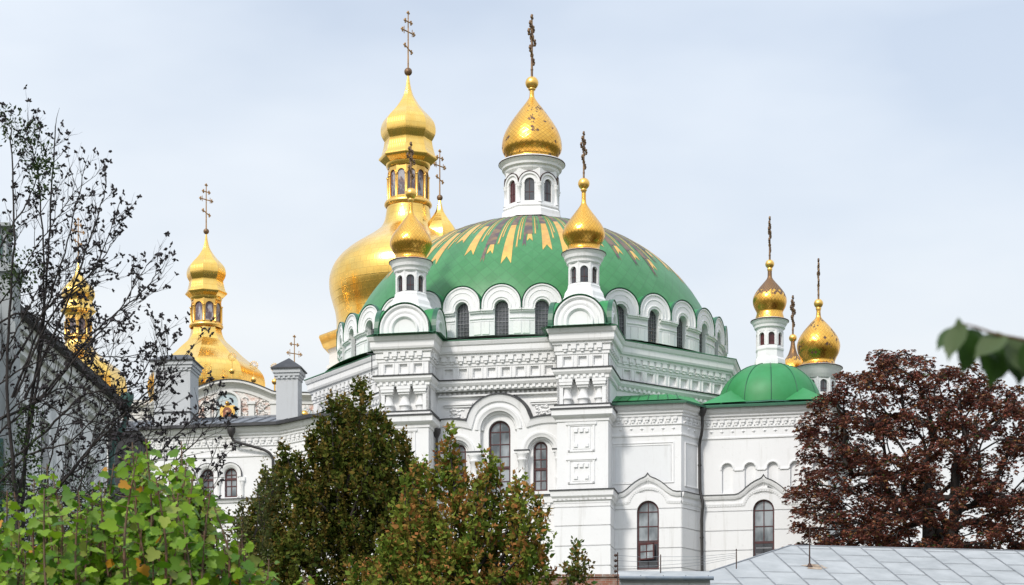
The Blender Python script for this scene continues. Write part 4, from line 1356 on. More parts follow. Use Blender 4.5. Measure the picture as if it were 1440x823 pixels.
# chimneys
def chimney(u0, u1, vtop, vcap, vbase, Y, pyramid):
    m = MB()
    x0, x1 = xat(u0, Y), xat(u1, Y)
    w_ = (x1 - x0); cx = (x0 + x1) / 2
    f = Frame(cx, Y, math.cos(R(7)), -math.sin(R(7)))
    zt, zc, zb = zat(vtop, Y), zat(vcap, Y), zat(vbase, Y) - 1.5
    h = w_ / 2
    m.box(f, -h, h, -w_ * 0.9, 0, zb, zc - 0.5)
    m.box(f, -h - 0.04, h + 0.04, -w_ * 0.9 - 0.04, 0.04, zc - 0.5, zc - 0.36)
    m.box(f, -h - 0.10, h + 0.10, -w_ * 0.9 - 0.10, 0.10, zc - 0.36, zc - 0.20)
    m.box(f, -h - 0.16, h + 0.16, -w_ * 0.9 - 0.16, 0.16, zc - 0.20, zc)
    for k in range(int(w_ / 0.26)):
        a = -h + 0.1 + k * 0.26
        m.box(f, a, a + 0.12, 0.0, 0.09, zc - 0.48, zc - 0.36)
    if not pyramid:
        m.box(f, -h - 0.05, h + 0.05, -w_ * 0.9 - 0.05, 0.05, zb + (zc - zb) * 0.42, zb + (zc - zb) * 0.42 + 0.06, 1)
    e = h + 0.24
    n0, n1 = 0.24, -w_ * 0.9 - 0.24
    nm = (n0 + n1) / 2
    m.box(f, -e, e, n1, n0, zc, zc + 0.06, 1)
    if pyramid:
        ap_ = f.P(0, nm, zt + 0.1)
        cs = [f.P(-e, n0, zc + 0.06), f.P(e, n0, zc + 0.06), f.P(e, n1, zc + 0.06), f.P(-e, n1, zc + 0.06)]
        for i in range(4): m.quad([cs[i], cs[(i + 1) % 4], ap_], 1)
    else:
        r0, r1 = f.P(-e * 0.55, nm, zt + 0.08), f.P(e * 0.55, nm, zt + 0.08)
        cs = [f.P(-e, n0, zc + 0.06), f.P(e, n0, zc + 0.06), f.P(e, n1, zc + 0.06), f.P(-e, n1, zc + 0.06)]
        m.quad([cs[0], cs[1], r1, r0], 1); m.quad([cs[1], cs[2], r1], 1); m.quad([cs[2], cs[3], r0, r1], 1); m.quad([cs[3], cs[0], r0], 1)
    return m.build('chimney', [M['grey_chim'] if 'grey_chim' in M else M['panel'], M['flash']], ohr)
chimney(216, 268, 496, 508, 592, 124.6, False)
chimney(388, 419, 503, 519, 588, 124.8, True)
drain([P3(-13.65, 10.2, 24.75), P3(-13.6, 10.12, 24.4), P3(-11.9, 9.95, 23.9), P3(-11.55, 9.9, 23.6), P3(-11.5, 9.88, 16.0)], 0.07, 'pipe')

# ================================================================== the gilded cathedral behind
YC = 192.0
def zc(v): return zat(v, YC)
cath = thing('gilded_cathedral', 'white cathedral with big plain gold domes rising behind the green domed church', 'cathedral', (xat(420, YC), YC + 8, 13.0))
PC = FY / YC
def q_(pr, Y=YC): return [(max(0.001, r / (FY / Y)), zat(v, Y)) for v, r in pr]
def gold_lantern(x, y, s, v0, parent, top_cross, Y, bulb, bulb_facet, nbig, phase, az, iconw=True, name='gold_dome'):
    """octagonal gilded lantern over a gilded bulb. profiles are for the tallest one; s scales, v0 is its ball height"""
    def T(pr): return [(v0 + (v - 101) * s, r * s) for v, r in pr]
    m = MB()
    m.lathe(x, y, q_(T([(105, 1.2), (112, 2.0), (122, 3.6), (134, 7), (146, 14), (156, 22), (163, 29), (171, 35.5), (179, 38.3), (186, 38.8), (192, 37.5), (199, 33.8)]), Y), 8, phase, 0, True, facet=True, sub=3)
    m.lathe(x, y, q_(T([(199, 33.8), (199.5, 33.4), (206, 34.5), (213, 36.2), (219, 38), (223, 41.5), (225, 41.8), (229, 37), (233, 32.5)]), Y), 8, phase, 0, True, facet=True, sub=1)
    m.lathe(x, y, q_(T([(233, 31.5), (236, 31.0), (239, 29.0)]), Y), 32, 0, 0, True)
    # icon storey
    rr = 27.5 * s / (FY / Y); zt, zb2 = zat(v0 + (238 - 101) * s, Y), zat(v0 + (284 - 101) * s, Y)
    k8 = 8 if s < 0.95 else 12
    fw_ = 2 * rr * math.tan(PI / k8)
    d = m.build(name, [M['goldpanel']], parent)
    st = MB()
    st.lathe(x, y, q_(T([(283, 29.0), (285, 32.0), (288, 33.5), (290, 33.5), (293, 31.0)]), Y), 32, 0, 0, True)
    for k in range(k8):
        t = phase + PI / k8 + 2 * PI * k / k8
        f = Frame(x, y, math.cos(t), math.sin(t))
        hw = fw_ * 0.36
        H = zt - zb2
        st.slab(f, -fw_ / 2, fw_ / 2, zb2, zt, rr, 0.12, ((0, hw, zb2 + H * 0.06, zb2 + H * 0.86 - hw, 'arch'),), mat=0, edges=False)
        st.slab(f, -hw - 0.02, hw + 0.02, zb2 + 0.02, zb2 + H * 0.9, rr - 0.06, 0.03, mat=1)
        t2 = t + PI / k8
        f2_ = Frame(x, y, math.cos(t2), math.sin(t2))
        c = f2_.P(0, rr / math.cos(PI / k8) + 0.01, 0)
        st.lathe(c[0], c[1], [(0.12, zt - 0.3 * H), (0.13, zt - 0.26 * H), (0.08, zt - 0.33 * H), (0.08, zb2 + 0.06), (0.12, zb2)], 8)
        st.mould(f, arc(0, zb2 + H * 0.86 - hw, hw + 0.05, 10), [(rr, 0), (rr + 0.05, 0), (rr + 0.05, -0.06), (rr, -0.06)], 0)
    st.build('icon_storey', [M['goldplain'], M['icon']], d)
    # big bulb
    bb = MB()
    bb.lathe(x, y, q_(bulb, Y), nbig, phase, 0, True, facet=bulb_facet, sub=4)
    bb.build('bulb', [M['goldpanel']], d)
    bl_ = MB(); bl_.ball((x, y, zat(v0, Y)), 5.6 * s / (FY / Y), 0, 18, 12)
    bl_.build('gilded_ball', [M['golddark']], d)
    h = (v0 - 4 - top_cross) / (FY / Y)
    cross('cross', x, y, zat(v0 - 4, Y), h, 0.72 * h / 4.4, az, d, ornate=False, mat='goldcross', thick=1.35 * max(0.8, s))
    return d
M['goldcross'] = surf('weathered_gilt_cross', (0.50, 0.30, 0.13), (0.30, 0.18, 0.09), 0.4, 0.8, 4)
xb = xat(574, YC)
gold_lantern(xb, YC, 1.0, 101, cath, 18, YC,
    [(290, 30), (300, 31), (312, 33.5), (322, 39), (332, 51), (343, 68), (354, 84), (367, 98), (381, 107), (396, 110.8), (412, 110), (428, 106), (440, 102.5), (450, 101), (460, 100.5), (468, 101), (475, 102)], False, 64, R(-3), R(55))
drm = MB()
drm.lathe(xb, YC, q_([(472, 98), (479, 126), (482, 127), (496, 121), (498, 114)]), 8, R(14), 0, True, facet=True)
drm.lathe(xb, YC, q_([(496, 114), (500, 114), (505, 112), (520, 112), (521, 116), (525, 116), (527, 113), (700, 115)]), 8, R(14), 1, False)
drm = drm.build('dome_drum', [M['goldplain'], M['oldwhite']], cath)
# small dome to the right
x2 = xat(619, YC)
sm = MB()
sm.lathe(x2, YC - 1, q_([(287, 1.5), (294, 3.2), (302, 5.5), (308, 9), (315, 14), (322, 19.5), (330, 24.5), (340, 27.5), (350, 27), (362, 23), (372, 24)]), 8, R(10), 0, True, facet=True, sub=4)
sm = sm.build('small_gold_dome', [M['goldpanel']], cath)
b = MB(); b.ball((x2, YC - 1, zc(283.5)), 4.2 / PC, 0, 14, 10)
b.build('gilded_ball', [M['golddark']], sm)
b = MB(); b.lathe(x2, YC - 1, q_([(370, 22), (372, 26), (376, 24), (520, 24)]), 16, 0, 0)
b.build('small_drum', [M['oldwhite']], cath)
cross('cross', x2, YC - 1, zc(280), 62 / PC, 0.6, R(52), sm, ornate=False, mat='goldcross', thick=1.2)
# the two domes further left
gold_lantern(xat(290, 186), 186, 0.715, 325.5, cath, 260, 186,
    [(459, 21), (466, 21.8), (473, 23.5), (480, 27.5), (487, 35), (494, 43), (500, 49), (506, 56), (512, 64), (519, 73), (528, 80), (538, 83), (550, 83), (562, 80), (574, 78)], True, 8, R(-2), R(48))
gold_lantern(xat(110, 196), 196, 0.60, 364, cath, 308, 196,
    [(476, 17.6), (482, 18.5), (489, 21), (496, 27), (503, 35), (511, 46), (519, 57), (528, 64), (538, 67), (552, 68), (566, 66)], True, 8, R(6), R(40))
b = MB()
b.lathe(xat(290, 186), 186, [(4.6, zat(572, 186)), (4.9, zat(575, 186)), (4.5, zat(580, 186)), (4.5, 14)], 8, 0, 0)
b.lathe(xat(110, 196), 196, [(3.8, zat(564, 196)), (4.0, zat(566, 196)), (3.7, zat(572, 196)), (3.7, 14)], 8, 0, 0)
b.build('side_drum', [M['oldwhite']], cath)
# body of the cathedral
b = MB()
fc = Frame(xat(150, 184), 186, 1, -0.02)
b.box(fc, 0, 26, -26, -1.0, 12.5, zat(560, 184))
b.box(fc, -1, 27, -26.5, -0.6, zat(560, 184), zat(552, 184))
b.build('cathedral_wall', [M['oldwhite']], cath)
# baroque pediment facing the camera
YP = 181.0
f = Frame(xat(325, YP), YP, 1, -0.04)
PX = FY / YP
def ped(a):
    u = a * PX
    if abs(u) < 62: z = 538 + (u / 62.0) ** 2 * 15 - 1.5 * math.cos(u / 20)
    else:
        z = 554 + (abs(u) - 62) * 0.04
    return zat(z, YP)
pd = MB()
pd.slab(f, -5.6, 7.2, 13, 0, 0, 1.0, ztop=ped, mat=0)
tp = [(-5.6 + 12.8 * k / 60, ped(-5.6 + 12.8 * k / 60)) for k in range(61)]
pd.mould(f, tp, [(0, -0.75), (0.12, -0.72), (0.12, -0.5), (0.3, -0.3), (0.55, -0.15), (0.55, 0.02), (-0.9, 0.05)], 0)
pd.mould(f, tp, [(0.6, 0.02), (0.6, 0.08), (-0.95, 0.12)], 2)
pd.mould(f, tp, [(0, -0.8), (0.04, -0.8), (0.04, -1.9), (0, -1.9)], 1)
pd.slab(f, -2.3, 2.3, 17, zat(566, YP), 0.06, 0.1, mat=1)
for a in (-5.2, -4.3, -1.75, 1.55, 3.2, 4.1, 6.9):
    pd.box(f, a - 0.22, a + 0.22, 0, 0.22, 15, zat(560 + 2, YP) - 0.4)
    pd.box(f, a - 0.3, a + 0.3, 0, 0.3, zat(562, YP) - 0.4, zat(562, YP) - 0.2)
rr_ = random.Random(11)
for k in range(150):
    a = rr_.uniform(-4.6, 6.8); z = rr_.uniform(zat(590, YP), ped(a) - 1.0)
    if abs(a + 0.25) < 1.0: continue
    pts = []
    t = rr_.uniform(0, 6.28); r = rr_.uniform(0.1, 0.25)
    for j in range(6):
        pts.append(f.P(a + r * math.cos(t + j * 0.7), 0.08, z + r * math.sin(t + j * 0.7)))
    pd.tube(pts, [0.05, 0.06, 0.06, 0.05, 0.04, 0.02], 5, 1 if rr_.random() < 0.6 else 0)
opd = pd.build('baroque_gable', [M['oldwhite'], M['pink'], M['flash']], cath)
ic = MB()
icx = -0.25
ic.slab(f, icx - 0.95, icx + 0.95, 15, 0, 0.16, 0.1, ztop=lambda a: zat(567, YP) + math.sqrt(max(0, 0.98 ** 2 - (a - icx) ** 2)) * 0.9, mat=0)
ic.mould(f, arc(icx, zat(567, YP), 0.95, 16, stilt=1.2, sy=0.9), [(0.16, 0.06), (0.32, 0.06), (0.32, -0.1), (0.16, -0.16)], 1)
ic.slab(f, icx - 0.55, icx + 0.55, 15, zat(571, YP), 0.24, 0.1, mat=2)
ic.slab(f, icx - 0.32, icx + 0.32, zat(590, YP), 0, 0.30, 0.08, ztop=lambda a: zat(580, YP) + math.sqrt(max(0, 0.33 ** 2 - (a - icx) ** 2)), mat=3)
ic.ball(f.P(icx, 0.31, zat(580.5, YP)), 0.14, 4, 10, 8)
ic.ball(f.P(icx, 0.29, zat(586, YP)), 0.24, 3, 10, 8)
for s_ in (-1, 1): ic.ball(f.P(icx + s_ * 0.0, 0.28, zat(568, YP)), 0.16, 2, 8, 6)
M['iconbrown'] = surf('icon_panel_paint', (0.22, 0.06, 0.04), (0.30, 0.12, 0.05), 0.6, 0, 6)
M['flesh'] = surf('icon_face_paint', (0.55, 0.34, 0.20), (0.45, 0.25, 0.15), 0.6, 0, 6)
ic.build('icon_niche', [M['bluepaint'], M['oldwhite'], M['goldplain'], M['iconbrown'], M['flesh']], opd)
ic = MB()
ix = (433 - 2 - 325 - 2) / PX
ic.slab(f, ix - 0.75, ix + 0.75, 15, 0, 0.1, 0.1, ztop=lambda a: zat(589, YP) + math.sqrt(max(0, 0.72 ** 2 - (a - ix) ** 2)), mat=0)
ic.ball(f.P(ix, 0.15, zat(584, YP)), 0.28, 2, 10, 8)
ic.build('icon_niche', [M['bluepaint'], M['oldwhite'], M['goldplain']], opd)
# gilded finials with pierced suns along the gable
for u, vb in ((291.5, 536), (326, 521), (356.5, 533), (386, 536)):
    x = xat(u, YP); m = MB()
    zb3 = ped((u - 325) / PX)
    m.tube([(x, YP + 0.2, zb3 - 0.1), (x, YP + 0.2, zat(vb, YP))], 0.07, 6)
    m.ball((x, YP + 0.2, zat(vb, YP)), 0.23, 0, 12, 8)
    m.tube([(x, YP + 0.2, zat(vb, YP)), (x, YP + 0.2, zat(vb - 14, YP))], 0.03, 5)
    zz = zat(vb - 20, YP)
    for k in range(14):
        t = 2 * PI * k / 14
        c, s_ = math.cos(t), math.sin(t)
        m.tube([(x + c * 0.12, YP + 0.2, zz + s_ * 0.12), (x + c * 0.36, YP + 0.2, zz + s_ * 0.36)], 0.018, 4)
    ring = [(x + 0.28 * math.cos(2 * PI * k / 16), YP + 0.2, zz + 0.28 * math.sin(2 * PI * k / 16)) for k in range(17)]
    m.tube(ring, 0.02, 4)
    m.build('gilded_finial', [M['goldplain']], cath)
cross('gable_cross', xat(414, 183), 183.0, zat(545, 183), 72 / (FY / 183), 0.55, R(35), cath, ornate=False, mat='goldcross', thick=1.0)
# side gables peeping between chimney and church
b = MB()
f5 = Frame(xat(432, 183), 183, 1, 0)
b.slab(f5, -0.9, 1.6, 13, 0, 0, 1.5, ztop=lambda a: zat(552, 183) - 0.2 * abs(a), mat=0)
b.mould(f5, [(-0.9, zat(555, 183)), (0.3, zat(552, 183)), (1.6, zat(557, 183))], [(0, -0.6), (0.2, -0.5), (0.35, 0), (-0.5, 0.05)], 0)
b.box(f5, 0.2, 1.3, 0.0, 0.5, zat(590, 183), zat(575, 183), 1)
b.build('side_gable', [M['oldwhite'], M['flash']], cath)

# ================================================================== residence on the far left
res = thing('residence', 'long pale house wall with pilasters and a dark eave at the far left', 'house', (-18, 60, 6))
fr = Frame(-14.35, 48.0, 0.073, 1.0)        # wall seen at a grazing angle, running away from the camera
# outward normal of this frame points to +x
LR = 26.3
ez = 15.97
rm = MB()
wh = [(3.6 + k * 2.55, 0.42, 11.9, 13.75, 'rect') for k in range(9)]
rm.slab(fr, 0, LR, 2, ez - 0.5, 0, 0.25, wh, mat=0, edges=True)
for k in range(11):
    a = 2.3 + k * 2.55
    if a > LR: break
    rm.box(fr, a - 0.32, a + 0.32, 0, 0.14, 4, ez - 1.1)
    rm.box(fr, a - 0.42, a + 0.42, 0, 0.2, ez - 1.1, ez - 0.9)
rm.box(fr, -0.1, LR + 0.2, 0, 0.18, ez - 0.9, ez - 0.7)
rm.box(fr, -0.1, LR + 0.2, 0, 0.32, ez - 0.7, ez - 0.45)
rm.box(fr, -0.1, LR + 0.3, -8, 0.42, ez - 0.45, ez - 0.2)
rm.box(fr, 0, LR, -8.2, -0.26, 2, ez - 0.46)
for h in wh:
    rm.box(fr, h[0] - 0.5, h[0] - 0.42, 0, 0.06, 11.8, 13.9)
    rm.box(fr, h[0] + 0.42, h[0] + 0.5, 0, 0.06, 11.8, 13.9)
    rm.box(fr, h[0] - 0.6, h[0] + 0.6, 0, 0.12, 13.85, 13.98)
    rm.box(fr, h[0] - 0.6, h[0] + 0.6, 0, 0.14, 11.68, 11.80)
orm = rm.build('house_wall', [M['panel']], res)
for h in wh:
    w_ = MB(); w_.box(fr, h[0] - 0.42, h[0] + 0.42, -0.2, -0.14, 11.9, 13.75)
    w_.box(fr, h[0] - 0.03, h[0] + 0.03, -0.14, -0.11, 11.9, 13.75, 1)
    w_.box(fr, h[0] - 0.42, h[0] + 0.42, -0.14, -0.11, 13.1, 13.15, 1)
    w_.build('window', [M['darkglass'], M['wood']], orm)
rr2 = MB()
rr2.box(fr, -0.3, LR + 0.5, -0.1, 0.62, ez - 0.2, ez - 0.02)
pA = [fr.P(-0.3, 0.6, ez), fr.P(LR + 0.5, 0.6, ez), fr.P(LR - 3, -4.1, ez + 1.1), fr.P(-0.3, -4.1, ez + 1.1)]
rr2.quad(pA)
rr2.quad([fr.P(-0.3, -8.6, ez), fr.P(LR + 0.5, -8.6, ez), fr.P(LR - 3, -4.1, ez + 1.1), fr.P(-0.3, -4.1, ez + 1.1)])
rr2.quad([fr.P(LR + 0.5, 0.6, ez), fr.P(LR + 0.5, -8.6, ez), fr.P(LR - 3, -4.1, ez + 1.1)])
rr2.build('house_roof', [M['tar']], res)
# stair tower at the near corner
tw = MB()
ft = Frame(-15.1, 58.0, 1, 0)
tw.box(ft, -1.5, 3.12, -0.9, 0, 2, 15.6)
tw.box(ft, -1.6, 3.22, -1.0, 0.1, 15.6, 15.8)
tw.box(ft, -1.5, 2.95, -0.8, -0.1, 15.8, 16.7)
tw.box(ft, -1.7, 3.05, -0.9, 0.05, 16.7, 16.78, 0)
tw.box(ft, 2.0, 2.85, -0.1, -0.05, 15.95, 16.5, 2)
tw.box(ft, 2.0, 2.9, 0, 0.04, 9, 11.6, 2)
for k in range(6): tw.box(ft, 2.95, 3.2, 0, 0.08, 6 + k * 1.5, 6.9 + k * 1.5)
tw.build('stair_tower', [M['grey_plaster'], M['tar'], M['tealpaint'] if 'tealpaint' in M else M['tealpipe']], res)
drain([fr.P(26.0, 0.7, ez - 0.1), fr.P(26.0, 0.7, ez - 0.6), fr.P(25.9, 0.25, ez - 1.5), fr.P(25.9, 0.22, 5)], 0.09, 'tealpipe', True, res)
# dark lean-to behind the house
sh = thing('dark_shed', 'small black shed with a pointed roof between the left house and the hall', 'shed', (-12.6, 84, 8))
s1 = MB(); fs_ = Frame(xat(152, 84), 84, 1, 0)
s1.box(fs_, 0, 1.0, -3, 0, 5, zat(612, 84))
s1.box(fs_, -0.1, 1.1, -3.1, 0.1, zat(612, 84), zat(606, 84))
s1.build('shed_wall', [M['tar']], sh)
s1 = MB()
c0 = [fs_.P(0.35, 0.15, zat(607, 84)), fs_.P(1.1, 0.15, zat(607, 84)), fs_.P(1.1, -0.9, zat(607, 84)), fs_.P(0.35, -0.9, zat(607, 84))]
ap_ = fs_.P(0.7, -0.4, zat(589, 84))
for i in range(4): s1.quad([c0[i], c0[(i + 1) % 4], ap_])
s1.build('shed_roof', [M['flash']], sh)

# ================================================================== grey metal roof, lower right
low_h = thing('low_outbuilding', 'low building with a wide pale grey sheet metal roof below the red leaved tree', 'building', (16, 92, 6))
apx = Vector((xat(1111, 95), 95, zat(767.5, 95)))
rd = Vector((math.cos(R(8.5)), math.sin(R(8.5)), 0)); dn = Vector((math.sin(R(8.5)), -math.cos(R(8.5)), 0))
RL, SL, PT = 16.0, 8.6, math.tan(R(21))
HK = 8.0
lf = MB()
e0 = apx - rd * HK + dn * SL - Vector((0, 0, SL * PT))
e1 = apx + rd * RL + dn * SL - Vector((0, 0, SL * PT))
r1_ = apx + rd * RL
b0 = apx - rd * HK - dn * SL - Vector((0, 0, SL * PT)); b1 = r1_ - dn * SL - Vector((0, 0, SL * PT))
lf.quad([tuple(p) for p in (e0, e1, r1_, apx)])
lf.quad([tuple(p) for p in (b0, b1, r1_, apx)])
lf.quad([tuple(p) for p in (e0, apx, b0)])
nrm = Vector((dn.x * PT, dn.y * PT, 1)).normalized()
def onroof(s, t): return apx + rd * s + dn * t - Vector((0, 0, t * PT))
sm_ = MB()
s = -7.4
while s < RL:
    t0 = 0 if s > 0 else -s * SL / HK
    pts = [tuple(onroof(s, t) + nrm * 0.015) for t in (t0, SL)]
    w_ = 0.022
    a, b_ = Vector(pts[0]), Vector(pts[1])
    sm_.quad([tuple(a - rd * w_), tuple(b_ - rd * w_), tuple(b_ + nrm * 0.03), tuple(a + nrm * 0.03)])
    sm_.quad([tuple(a + rd * w_), tuple(b_ + rd * w_), tuple(b_ + nrm * 0.03), tuple(a + nrm * 0.03)])
    # staggered cross joints
    off = (int(round((s + 7.4) / 1.28)) % 2) * 1.0 + 0.45
    t = off
    while t < SL:
        if t > t0 and s + 1.28 < RL:
            a, b_ = onroof(s, t) + nrm * 0.012, onroof(s + 1.28, t) + nrm * 0.012
            if t > (0 if s + 1.28 > 0 else 0):
                sm_.quad([tuple(a), tuple(b_), tuple(b_ + dn * 0.03 + nrm * 0.004), tuple(a + dn * 0.03 + nrm * 0.004)])
        t += 2.0
    s += 1.28
for a, b_ in ((apx, r1_), (apx, e0), (apx, b0)):
    sm_.tube([tuple(a + Vector((0, 0, 0.01))), tuple(b_ + Vector((0, 0, 0.01)))], 0.035, 6)
lr = lf.build('metal_roof', [M['roofmetal']], low_h)
sm_.build('roof_seams', [M['seam']], lr)
wl = MB()
fw_ = Frame(e0.x, e0.y, rd.x, rd.y)
wl.box(fw_, 0.5, (e1 - e0).length - 0.4, -SL * 2 + 0.8, -0.5, 3, e0.z - 0.05)
wl.build('outbuilding_wall', [M['grey_plaster']], low_h)
# rod standing on that roof with its stained patch
pp = onroof(0, 0); 
Yp = 91.6; zp = None
t = 3.0; s = 0
for _ in range(40):
    p = onroof(s, t); u = 720 + FY * p.x / p.y; v = YH - FY * p.z / p.y
    s += (1138.5 - u) / 37.0; t += (797 - v) / 8.0 * 0.6
base = onroof(s, t)
rod = MB()
rod.tube([tuple(base - Vector((0, 0, 0.05))), tuple(base + Vector((0, 0, 1.62)))], [0.035, 0.02], 6)
rod.lathe(base.x, base.y, [(0.05, base.z + 0.12), (0.09, base.z + 0.04), (0.14, base.z - 0.02)], 8)
rodo = rod.build('lightning_rod', [M['iron']], low_h)
pa = MB()
pts = [onroof(s + 0.55 * math.cos(k * PI / 8) * (0.7 + 0.3 * math.sin(k * 2.3)) + 0.2, t + 0.45 * math.sin(k * PI / 8)) + nrm * 0.008 for k in range(16)]
pa.quad([tuple(p) for p in pts])
pa.build('sealant_patch', [M['rust']], lr)

# ================================================================== wall, shed roof and posts at the bottom
YB = 84.0
bw = thing('brick_wall', 'low red brick wall with worn coping at the foot of the white corner pillar', 'wall', (xat(760, YB), YB, 5.5))
fb_ = Frame(xat(640, YB), YB, 1, -0.02)
m = MB(); m.box(fb_, 0, 5.7, -0.4, 0, 4.5, zat(812, YB)); m.build('brickwork', [M['brick']], bw)
m = MB()
rr_ = random.Random(2)
for k in range(20):
    m.box(fb_, k * 0.285 + 0.005, k * 0.285 + 0.275, -0.46, 0.06, zat(812, YB) + 0.002, zat(808.5, YB) + rr_.uniform(-0.01, 0.02))
m.build('coping', [M['brick']], bw)
sr = thing('lean_to_roof', 'narrow grey sheet roof with a blue gutter between the brick wall and the big metal roof', 'roof', (xat(915, 86), 86, 5.5))
m = MB(); f6 = Frame(xat(868, 86), 86, 1, 0.02)
m.quad([f6.P(0, 0.3, zat(812, 86)), f6.P(3.4, 0.3, zat(812, 86)), f6.P(3.4, -1.3, zat(803, 87.3)), f6.P(0.0, -1.3, zat(803, 87.3))])
m.quad([f6.P(0, 0.3, zat(812, 86) - 0.03), f6.P(3.4, 0.3, zat(812, 86) - 0.03), f6.P(3.4, -1.3, zat(803, 87.3) - 0.03), f6.P(0, -1.3, zat(803, 87.3) - 0.03)])
for k in range(5): m.box(f6, k * 0.8, k * 0.8 + 0.03, 0.28, 0.34, zat(812, 86) - 0.02, zat(812, 86) + 0.04, 1)
m.build('sheet', [M['roofmetal'], M['seam']], sr)
m = MB(); m.tube([f6.P(-0.1, 0.38, zat(815, 86)), f6.P(3.4, 0.38, zat(815, 86))], 0.07, 8)
m.box(f6, 0, 3.3, -1.2, 0.1, 4.5, zat(813, 86) - 0.05, 1)
M['bluegrey'] = surf('blue_grey_paint', (0.13, 0.17, 0.22), (0.20, 0.23, 0.26), 0.6, 0, 3)
m.build('gutter', [M['bluegrey'], M['grey_plaster']], sr)
# security posts and wires
def post(u, v0, v1, Y, label, ins):
    m = MB(); x = xat(u, Y)
    m.tube([(x, Y, zat(v1, Y)), (x, Y, zat(v0, Y))], 0.022, 6)
    o = m.build('fence_post', [M['iron']])
    tag(o, label, 'post', 'posts of the wire fence')
    for k in range(ins):
        i = MB(); z = zat(v0 + 4 + k * 7.5, Y)
        i.ball((x - 0.07, Y, z), 0.055, 0, 8, 6)
        i.tube([(x, Y, z), (x - 0.08, Y, z)], 0.015, 5)
        c = i.build('insulator', [M['iron']], None)
        c.parent = o
    return o
post(868.5, 777, 835, 83.5, 'thin dark post with round insulators beside the brick wall end', 5)
post(929, 780, 812, 86.8, 'plain thin post standing on the narrow grey sheet roof', 0)
post(1035.5, 772, 800, 88.5, 'short thin post behind the left slope of the big metal roof', 0)
wr_ = MB()
for dz in (0, 7.5, 15, 22):
    p0 = Vector((xat(868.5, 83.5), 83.5, zat(781 + dz, 83.5))); p1 = Vector((xat(929, 86.8), 86.8, zat(783 + dz * 0.8, 86.8))); p2_ = Vector((xat(1035.5, 88.5), 88.5, zat(778 + dz * 0.3, 88.5)))
    wr_.tube([tuple(p0), tuple((p0 + p1) / 2 - Vector((0, 0, 0.03))), tuple(p1), tuple((p1 + p2_) / 2 - Vector((0, 0, 0.06))), tuple(p2_)], 0.006, 4)
tag(wr_.build('fence_wire', [M['seam']]), 'thin slack wires strung between the posts above the grey roofs', 'wire')

# ================================================================== vegetation
class Leaves:
    """many small real leaves in one mesh, each with its own place, direction, size and colour"""
    def __init__(s): s.p = []; s.d = []; s.n = []; s.l = []; s.w = []; s.c = []
    def add(s, p, d, n, l, w, c):
        s.p.append(tuple(p)); s.d.append(tuple(d)); s.n.append(tuple(n)); s.l.append(l); s.w.append(w); s.c.append(c)
    def build(s, name, tmpl, faces, mat, parent=None):
        T = np.array(tmpl, dtype=np.float64)
        P, D, Nn = (np.array(x, dtype=np.float64) for x in (s.p, s.d, s.n))
        D /= np.linalg.norm(D, axis=1, keepdims=True) + 1e-9
        Sd = np.cross(D, Nn); Sd /= np.linalg.norm(Sd, axis=1, keepdims=True) + 1e-9
        Up = np.cross(Sd, D)
        Ln, Wd = np.array(s.l)[:, None, None], np.array(s.w)[:, None, None]
        V = P[:, None, :] + D[:, None, :] * T[None, :, 0:1] * Ln + Sd[:, None, :] * T[None, :, 1:2] * Wd + Up[:, None, :] * T[None, :, 2:3] * Ln
        nl, nv = len(P), len(T)
        V = V.reshape(-1, 3)
        me = bpy.data.meshes.new(name)
        me.vertices.add(len(V)); me.vertices.foreach_set('co', V.ravel())
        fl = [len(f) for f in faces]; flat = np.concatenate([np.array(f) for f in faces])
        idx = (flat[None, :] + (np.arange(nl) * nv)[:, None]).ravel()
        me.loops.add(len(idx)); me.loops.foreach_set('vertex_index', idx.astype(np.int32))
        tot = np.tile(np.array(fl), nl); st = np.concatenate([[0], np.cumsum(tot)[:-1]])
        me.polygons.add(len(tot)); me.polygons.foreach_set('loop_start', st.astype(np.int32)); me.polygons.foreach_set('loop_total', tot.astype(np.int32))
        me.update(calc_edges=True)
        at = me.color_attributes.new('tint', 'FLOAT_COLOR', 'POINT')
        C = np.repeat(np.array([(*c, 1.0) for c in s.c]), nv, axis=0)
        at.data.foreach_set('color', C.astype(np.float32).ravel())
        me.materials.append(mat)
        o = bpy.data.objects.new(name, me); COL.objects.link(o)
        if parent: attach(o, parent)
        return o
# simple folded leaf, and a lobed one for the shrub close to the camera
LEAF4 = [(0, 0, 0), (0.42, 0.5, 0.06), (1, 0, -0.04), (0.42, -0.5, 0.06), (0.5, 0, -0.03)]
LEAF4F = [(0, 4, 1), (1, 4, 2), (0, 3, 4), (3, 2, 4)]
LEAF2 = [(0, 0, 0), (0.45, 0.5, 0.07), (1, 0, 0), (0.45, -0.5, 0.07)]
LEAF2F = [(0, 2, 1), (0, 3, 2)]
LOBE = [(0.0, 0.0, 0.0), (-0.10, 0.22, 0.03), (0.02, 0.44, 0.05), (0.20, 0.40, 0.03), (0.34, 0.52, 0.04), (0.52, 0.44, 0.0), (0.60, 0.27, 0.0), (0.80, 0.24, -0.05), (1.0, 0.0, -0.12),
        (0.80, -0.24, -0.05), (0.60, -0.27, 0.0), (0.52, -0.44, 0.0), (0.34, -0.52, 0.04), (0.20, -0.40, 0.03), (0.02, -0.44, 0.05), (-0.10, -0.22, 0.03), (0.45, 0.0, -0.06)]
LOBEF = [(16, i, i + 1) for i in range(15)] + [(16, 15, 0)]
rg_ = random.Random(21)
def rv(r=None):
    r = r or rg_
    while True:
        v = Vector((r.uniform(-1, 1), r.uniform(-1, 1), r.uniform(-1, 1)))
        if 0.05 < v.length < 1: return v.normalized()
def lerpc(a, b, t): return tuple(x + (y - x) * t for x, y in zip(a, b))

